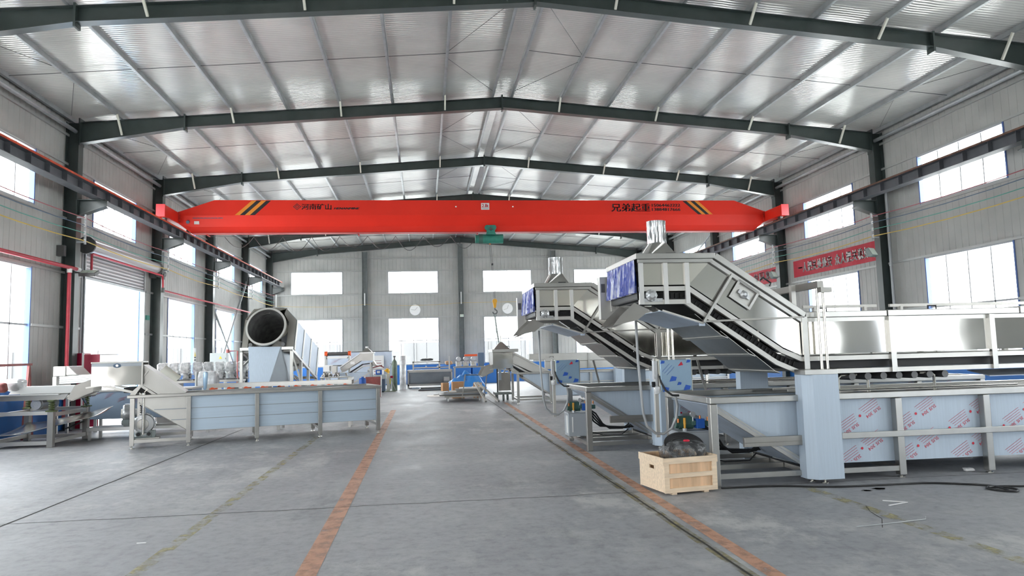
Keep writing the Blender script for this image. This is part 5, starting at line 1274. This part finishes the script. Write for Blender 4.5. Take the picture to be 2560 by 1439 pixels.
for a, b in ((-.35, -.335), (.335, .35)): MB().prism([(.15, 1.80), (.15, 1.50), (-.62, 1.02), (-.70, 1.20)], 'y', a, b).obj('slope_side', 'stainless_pale', m)
MB().prism([(.15, 1.84), (.15, 1.80), (-.72, 1.22), (-.74, 1.26)], 'y', -.38, .38).obj('slope_lid', 'white_paint', m)
for d in (.10, .20): MB().prism([(.62, 1.50 - d * .9), (.2, 1.46 - d * .9), (-.45, 1.06 - d), (-.45, 1.02 - d), (.2, 1.42 - d * .9), (.62, 1.46 - d * .9)], 'y', -.36, .36).obj('beam', 'stainless_pale' if d > .15 else 'dark_void', m)
MB().add([(.15, -.25, 1.86), (.60, -.25, 1.86), (.60, .25, 1.86), (.15, .25, 1.86), (.33, -.05, 2.04), (.42, -.05, 2.04), (.42, .05, 2.04), (.33, .05, 2.04)], [(0, 1, 5, 4), (1, 2, 6, 5), (2, 3, 7, 6), (3, 0, 4, 7), (4, 5, 6, 7)]).obj('cone', 'stainless_tube', m)
MB().cyl((.375, 0, 2.02), (.375, 0, 2.10), .06, 12).obj('cone_cap', 'white_paint', m, smooth=1)
MB().box(-.28, -.37, 1.36, -.10, -.36, 1.48).obj('bearing_plate', 'white_paint', m)
MB().box(-.8, -.4, .55, .55, .4, 1.02).obj('tank', 'film_blue', m)
MB().prism([(-.3, .55), (.5, 1.02), (.56, 1.0), (-.2, .53)], 'y', -.42, -.40).obj('tank_edge', 'stainless_pale', m)
for x in (-.75, .55):
    for y in (-.38, .38): MB().box(x - .03, y - .03, 0, x + .03, y + .03, 1.05 if x < 0 else 1.42).obj('leg', 'stainless_tube', m)
MB().prism([(.66, 1.5), (.78, 1.32), (.70, 1.25), (.60, 1.38)], 'y', -.35, .35).obj('chute', 'stainless_dull', m)
m = thing('control_box', 'white control box with a black handle on a stand, left background', 'control box', (-6.12, 30.0, 0))
MB().box(-.22, -.15, 1.10, .14, .15, 1.36).obj('box', 'white_paint', m, bev=.01); MB().box(.14, -.2, 1.0, .32, .2, 1.32).obj('side_unit', 'stainless_pale', m)
MB().tube([(.06, -.16, 1.14), (.06, -.2, 1.16), (.06, -.2, 1.3), (.06, -.16, 1.32)], .015, 6).obj('handle', 'decal_black', m); MB().box(-.03, -.1, 0, .05, .1, 1.1).box(-.2, -.2, 0, .2, .2, .02).obj('stand', 'stainless_tube', m)
m = thing('pipe_fittings_rack', 'low rack of loose steel fittings below the white control box', 'rack', (-5.75, 28.6, 0))
MB().box(-.5, -.3, .88, .6, .3, .92).obj('shelf', 'stainless_tube', m)
for x in (-.45, .55): MB().box(x - .03, -.25, 0, x + .03, .25, .88).obj('leg', 'stainless_tube', m)
rnd = random.Random(12); mb = MB()
for i in range(16): x, y = rnd.uniform(-.45, .5), rnd.uniform(-.25, .2); mb.cyl((x, y, .95), (x + rnd.uniform(-.1, .1), y + rnd.uniform(-.1, .1), .98 + rnd.uniform(0, .12)), rnd.uniform(.02, .05), 8)
o = mb.obj('loose_fittings', 'stainless_dull', m, smooth=1); o['kind'] = 'stuff'
m = thing('gas_cylinder', 'tall green gas cylinder standing left of the aisle near the gable wall', 'gas cylinder', (-3.70, 35.4, 0))
MB().lathe([(.12, 0), (.13, .03), (.13, 1.30), (.115, 1.40), (.06, 1.48), (.035, 1.50)], (0, 0, 0), 20).obj('body', 'bottle_green', m, smooth=1)
MB().cyl((0, 0, 1.50), (0, 0, 1.62), .035, 12).box(-.06, -.03, 1.62, .06, .03, 1.68).cyl((-.22, 0, 1.30), (.1, 0, 1.30), .012, 6).obj('valve', 'gunmetal', m, smooth=1)
for dx in (-.24,): MB().tube([(dx, .1, 0), (dx, .1, 1.1), (dx + .1, .1, 1.3)], .02, 6).obj('trolley_bar', 'stainless_tube', m)
m = thing('jack_stand', 'white and yellow post stand by the gas cylinder', 'stand', (-3.98, 34.8, 0))
MB().box(-.07, -.05, .02, .07, .05, .86).obj('post', 'cream_paint', m); MB().box(.07, -.05, .35, .12, .05, .62).obj('yellow_pad', 'warning_yellow', m); MB().box(-.3, -.2, 0, .35, .2, .02).obj('base', 'spring_green', m)
MB().bar((.12, 0, .62), (.34, 0, .05), .04).obj('strut', 'stainless_tube', m); MB().blob((.17, 0, .68), (.14, .12, .12), 3, .2).obj('red_knob', 'cabinet_red', m, smooth=1)
m = thing('hard_hat', 'yellow hard hat hung on the post stand near the gas cylinder', 'hard hat', (-4.06, 34.7, .92))
MB().lathe([(.0, .17), (.07, .155), (.12, .10), (.135, .0), (.175, -.012), (.135, -.015)], (0, 0, .02), 20).xf(Matrix.Rotation(radians(35), 4, 'Y')).obj('shell', 'yellow_plastic', m, smooth=1)
m = thing('tool_box', 'blue tool box with a white label on the blue machine, left background', 'box', (-4.38, 34.2, .82)); MB().box(-.14, -.1, 0, .14, .1, .24).obj('box', 'blue_paint', m, bev=.01); MB().box(-.08, -.105, .07, .06, -.1, .18).obj('label', 'white_paint', m)
m = thing('compressor', 'dark blue machine block with a grey top near the yellow hard hat', 'compressor', (-4.40, 34.2, 0)); MB().box(-.28, -.25, .05, .32, .25, .62).obj('body', 'wire_blue', m, bev=.02); MB().box(-.34, -.27, .62, .36, .27, .82).obj('top', 'grey_switchgear', m, bev=.02)
MB().box(-.25, -.2, 0, -.15, .2, .05).box(.15, -.2, 0, .25, .2, .05).obj('foot', 'gunmetal', m)
m = thing('motor_block', 'white and black motor block on the floor behind the left tank end', 'motor', (-4.75, 32.6, 0)); MB().cyl((-.12, -.2, .45), (-.12, .2, .45), .15, 16).obj('drum', 'white_paint', m, smooth=1); MB().cyl((.05, -.18, .48), (.05, .18, .48), .18, 16).box(-.2, -.2, 0, .2, .2, .32).obj('motor', 'gunmetal', m, smooth=1)
m = thing('support_arm', 'white horizontal arm on a stand left of the yellow hard hat', 'stand', (-4.5, 33.4, 0)); MB().box(-.3, -.04, 1.06, .5, .04, 1.13).obj('arm', 'white_paint', m); MB().box(-.34, -.05, 0, -.26, .05, 1.06).box(-.4, -.2, 0, -.2, .2, .02).obj('post', 'stainless_tube', m)
mb = MB().bar((-.1, 0, 1.16), (.32, 0, 1.26), .06, .05).bar((.2, 0, 1.26), (.4, 0, 1.16), .05, .05); mb.obj('red_clamp', 'oxide_red', m)
m = thing('blue_bucket', 'small bright blue drum under the small elevating conveyor', 'bucket', (-4.75, 29.6, 0)); MB().lathe([(.12, 0), (.14, .30), (.14, .78), (.12, .8), (.05, .82), (.05, .86)], (0, 0, 0), 16).obj('body', 'blue_paint', m, smooth=1)
m = thing('pink_panel', 'dull pink steel panel with white edges leaning in the left background', 'panel', (-4.35, 30.2, 0)); MB().plate([(-.35, 0, 0), (.28, 0, 0), (.28, .2, .82), (-.35, .2, .82)], .03).obj('panel', 'oxide_red', m); MB().bar((.30, 0, 0), (.30, .2, .86), .05).bar((-.37, 0, 0), (-.37, .2, .86), .05).obj('edge', 'white_paint', m)
m = thing('paper_roll', 'tall white wrapped roll beside the gas cylinder', 'roll', (-3.32, 36.3, 0)); MB().lathe([(.16, 0), (.17, .3), (.165, 1.65), (.15, 1.68), (0, 1.69)], (0, 0, 0), 16).obj('roll', 'bag_plastic', m, smooth=1)
m = thing('notice_board', 'pale printed board leaning on the film-clad box', 'board', (-4.6, 37.3, 0)); MB().plate([(-.28, 0, 0), (.28, 0, 0), (.28, .22, 1.72), (-.28, .22, 1.72)], .02).obj('board', 'pale_board', m)
mb = MB()
for i in range(7): mb.plate([(-.22, .20 - .02 * i - .012, 1.6 - .14 * i), (.15, .20 - .02 * i - .012, 1.6 - .14 * i), (.15, .205 - .02 * i - .012, 1.63 - .14 * i), (-.22, .205 - .02 * i - .012, 1.63 - .14 * i)], .002)
mb.obj('red_lines', 'oxide_red', m)

# ================================================================= centre background
m = thing('steel_trough', 'long grey steel trough with a rail frame on top, at the end of the aisle', 'tank', (-1.97, 37.6, 0))
MB().prism([(0, .84), (1.1, .84), (1.0, .12), (.12, .12)], 'x', -1.12, 1.12).obj('body', 'tank_steel', m)
MB().box(-1.17, -.05, .80, 1.17, .03, .92).box(-1.17, 1.07, .80, 1.17, 1.15, .92).box(-1.17, -.05, .1, 1.17, .0, .2).obj('rim', 'stainless_tube', m)
for x in (-1.13, 1.13): MB().box(x - .04, -.05, 0, x + .04, 1.1, .84).obj('end_frame', 'stainless_tube', m)
MB().box(-.90, .2, .92, -.82, .28, 1.36).box(.46, .2, .92, .54, .28, 1.36).box(.98, .2, .92, 1.06, .28, 1.60).box(-.9, .2, 1.30, .54, .26, 1.36).box(-.82, .2, 1.0, .98, .26, 1.06).obj('rail_frame', 'stainless_pale', m)
MB().cyl((.7, -.25, .40), (1.0, -.25, .40), .15, 16).box(.62, -.4, .17, 1.05, -.1, .25).obj('gear_motor', 'alu_cast', m, smooth=1)
for x in (-.2, .4): MB().blob((x, .22, 1.09), (.09, .08, .06), 2, .2).obj('bearing', 'white_paint', m, smooth=1)
o = MB().blob((-2.1, 37.84, 1.46), (.6, .2, .12), 7, .5).obj('dark_cloth', 'gunmetal', None, smooth=1); tag(o, 'dark rag lying on the top rail of the steel trough', 'cloth'); o.location.z = -.01
for i in range(3): tag(MB().box(-2.55 + .05 * i, 34.1 + .1 * i, .0 + .05 * i, -1.2 + .05 * i, 35.3, .048 + .05 * i).obj('steel_plate', 'tank_steel' if i % 2 else 'gunmetal'), 'dark steel plate in the low pile before the trough, %s' % ['bottom one', 'middle one', 'top one'][i], 'plate', 'steel plates')
tag(MB().box(-2.9, 36.6, 0, -2.2, 37.3, .03).obj('steel_plate', 'film_blue'), 'pale blue sheet on the floor left of the plate pile', 'plate', 'steel plates')
m = thing('platform_trolley', 'low steel trolley on castors loaded with sheets and boxes, in the aisle ahead', 'trolley', (-.95, 26.2, 0))
MB().box(-.62, -1.0, .16, .75, 1.0, .21).obj('deck', 'stainless_dull', m)
for x in (-.5, .6):
    for y in (-.85, .85):
        c_ = MB().box(x - .03, y - .03, .10, x + .03, y + .03, .16).obj('castor', 'stainless_tube', m); MB().cyl((x - .02, y, .065), (x + .02, y, .065), .065, 16).obj('wheel', 'white_paint', c_, smooth=1)
for x, q in ((-.0, .15), (.78, .12)): MB().bar((x - .02, -1.0, .12), (x + q * .7, -1.0, .95), .035).obj('handle_post', 'stainless_dull', m)
MB().bar((.08, -1.0, .93), (.90, -1.0, .90), .03).obj('handle_bar', 'gunmetal', m)
for i, (z, w, mm) in enumerate(((.21, .8, 'gunmetal'), (.25, .75, 'tank_steel'), (.29, .7, 'stainless_dull'))): tag(MB().box(-.95 - w + .12 * i, 25.35 + .1 * i, z, -.95 + w, 27.0, z + .038).obj('metal_sheet', mm), 'metal sheet stacked on the trolley, %s' % ['lowest', 'middle', 'upper'][i], 'sheet', 'sheets on the trolley')
m = thing('sheet_tray', 'bright bent sheet tray lying on top of the trolley load', 'tray', (-.72, 26.0, .328)); MB().box(-.42, -.3, .0, .5, .3, .012).plate([(-.42, -.3, .012), (.5, -.3, .012), (.56, -.42, .10), (-.48, -.42, .12)], .01).box(-.3, -.3, .012, .45, .25, .14).obj('tray', 'white_paint', m)
def carton(x, y, z, w, d, h, rz, lab): tag(MB().box(-w / 2, -d / 2, 0, w / 2, d / 2, h).box(-.025, -d / 2 - .002, 0, .025, d / 2 + .002, h + .002).obj('cardboard_box', 'cardboard', None, bev=.006), lab, 'box', 'cardboard boxes'); o = COL.objects[-1]; o.location = (x, y, z); o.rotation_euler = (0, 0, rz)
carton(-1.52, 26.6, .328, .24, .22, .30, .3, 'small cardboard box on the left end of the trolley')
carton(-1.0, 27.6, .0, .46, .3, .62, .1, 'torn cardboard box with a printed mark standing behind the trolley')
carton(-.25, 27.5, .0, .30, .25, .56, -.25, 'orange-brown cardboard box behind the right end of the trolley')
for i, (a, b) in enumerate((((-.46, 26.0, .62), (-.2, 24.5, .03)), ((-.36, 26.0, .62), (.22, 24.3, .03)))):
    o = MB(); d_ = (V3(b) - V3(a)); o.bar(a, b, .07, .06); tag(o.obj('steel_tube', 'stainless_pale'), 'steel box tube leaning from the trolley down to the floor, %s' % ['left of the pair', 'right of the pair'][i], 'tube', 'leaning tubes')
for i, (a, b) in enumerate((((-2.15, 29.2, .03), (-.6, 28.4, .03)), ((-1.9, 28.6, .095), (-.8, 29.7, .095)))): tag(MB().bar(a, b, .06, .05).obj('steel_tube', 'stainless_dull'), 'steel tube lying on the floor behind the trolley, %s' % ['nearer one', 'farther one'][i], 'tube', 'lying tubes')
vs = []; NI, NJ = 26, 14; rnd = random.Random(9)
for i in range(NI + 1):
    for j in range(NJ + 1):
        a, b = i / NI, j / NJ; x = -1.35 + 1.75 * a; y = 30.2 + 1.5 * b
        h = (max(0, sin(pi * min(1, a))) ** .4) * (max(0, sin(pi * b)) ** .4) * (.84 + .10 * sin(8 * a + 5 * b) + .07 * sin(15 * a - 9 * b) + .05 * sin(27 * a + 12 * b) - .12 * a) + rnd.uniform(-.02, .02); vs.append((x, y, max(.0, h * 1.05)))
tag(MB().add(vs, [(i * (NJ + 1) + j, (i + 1) * (NJ + 1) + j, (i + 1) * (NJ + 1) + j + 1, i * (NJ + 1) + j + 1) for i in range(NI) for j in range(NJ)]).obj('tarpaulin', 'tarp_blue', None, smooth=1), 'crumpled blue tarpaulin over a heap behind the trolley', 'tarpaulin')
m = thing('work_table', 'steel table behind the blue tarpaulin carrying geared motors', 'table', (.25, 32.6, 0)); MB().box(-1.2, -.4, 1.06, .9, .4, 1.12).obj('top', 'stainless_dull', m)
for x in (-1.15, .85):
    for y in (-.35, .35): MB().box(x - .03, y - .03, 0, x + .03, y + .03, 1.06).obj('leg', 'stainless_tube', m)
for i, (x, y) in enumerate(((-.72, 32.4), (-.40, 32.5), (-.06, 32.4))):
    g = thing('gear_motor', 'grey geared motor on the table beside the far hood, %s' % ['left one', 'middle one', 'right one'][i], 'gear motor', (x, y, 1.12), group='geared motors')
    MB().box(-.13, -.15, 0, .13, .15, .24).obj('gear_case', 'alu_cast', g, bev=.02); MB().cyl((0, -.1, .34), (0, .25, .34), .10, 14).obj('motor', 'alu_cast', g, smooth=1); MB().cyl((-.02, -.17, .13), (-.02, -.15, .13), .07, 14).obj('flange', 'stainless', g, smooth=1)
tag(MB().box(-.45, 32.3, 1.57, .12, 32.6, 1.66).obj('carton', 'orange_plastic', None, bev=.005), 'flat orange-red box on top of the geared motors', 'box')
o = COL.objects[-1]; o.location.z = 0
tag(MB().box(.15, 32.25, 1.12, .42, 32.55, 1.72).obj('storage_bin', 'wire_blue', None, bev=.01), 'purple-blue bin beside the geared motors, next to the far hood', 'bin')
tag(MB().blob((-.25, 27.9, .22), (.5, .45, .44), 31, .12).obj('white_sack', 'white_paint', None, smooth=1), 'white sack on the floor left of the third line', 'sack')
m = thing('hand_cart', 'small grey cart with a tall black bar in front of the third line', 'cart', (.36, 25.0, 0))
MB().box(-.05, .1, .35, .38, .55, .98).obj('body', 'stainless_dull', m, bev=.01); MB().box(-.12, -.02, .28, -.08, .02, 1.14).obj('bar', 'decal_black', m); MB().box(-.04, -.03, .72, .04, .03, 1.1).obj('pad', 'film_blue', m); MB().box(-.2, -.1, .22, .38, .55, .30).obj('base', 'motor_grey', m)
for x, y in ((-.12, .0), (.1, .0), (.3, .5), (-.1, .5)): MB().cyl((x - .03, y, .11), (x + .03, y, .11), .11, 16).obj('wheel', 'motor_grey', m, smooth=1)
tag(MB().blob((-.85, 41.8, 1.21), (.42, .3, .24), 5, .2).obj('rag_bundle', 'cardboard', None, smooth=1), 'brown bundle on top of the blue stack by the gable wall', 'bundle')
for i in range(2): tag(MB().box(-1.4 + i * 1.9, 41.4, 0, .4 + i * 1.9, 42.4, 1.08 - .12 * i).obj('covered_stack', 'dado_blue', None, bev=.03), 'blue-covered stack against the gable wall, %s the middle column' % ['left of', 'right of'][i], 'stack')
# plant outside the left window
t = thing('shrub', 'leafy green shrub outside the tall window at far left', 'shrub', (-12.45, 17.75, -.13))
MB().tube([(0, 0, 0), (.03, .02, .7), (0, .05, 1.5)], .02, 6).obj('stem', 'oxide_red', t)
rnd = random.Random(15); mb = MB()
for i in range(260):
    z = rnd.uniform(.35, 1.85); r = .32 * sin(pi * min(1, z / 2.0)) ** .5; a = rnd.uniform(0, 6.28); c = Vector((cos(a) * r * rnd.random() ** .5, sin(a) * r * rnd.random() ** .5, z))
    d = Vector((cos(a), sin(a), rnd.uniform(-.5, .4))).normalized(); sd_ = d.cross(Vector((0, 0, 1))).normalized() * .035; l = d * rnd.uniform(.10, .17)
    mb.add([c, c + l * .5 + sd_, c + l, c + l * .5 - sd_], [(0, 1, 2, 3)])
mb.obj('leaves', 'leaf', t)
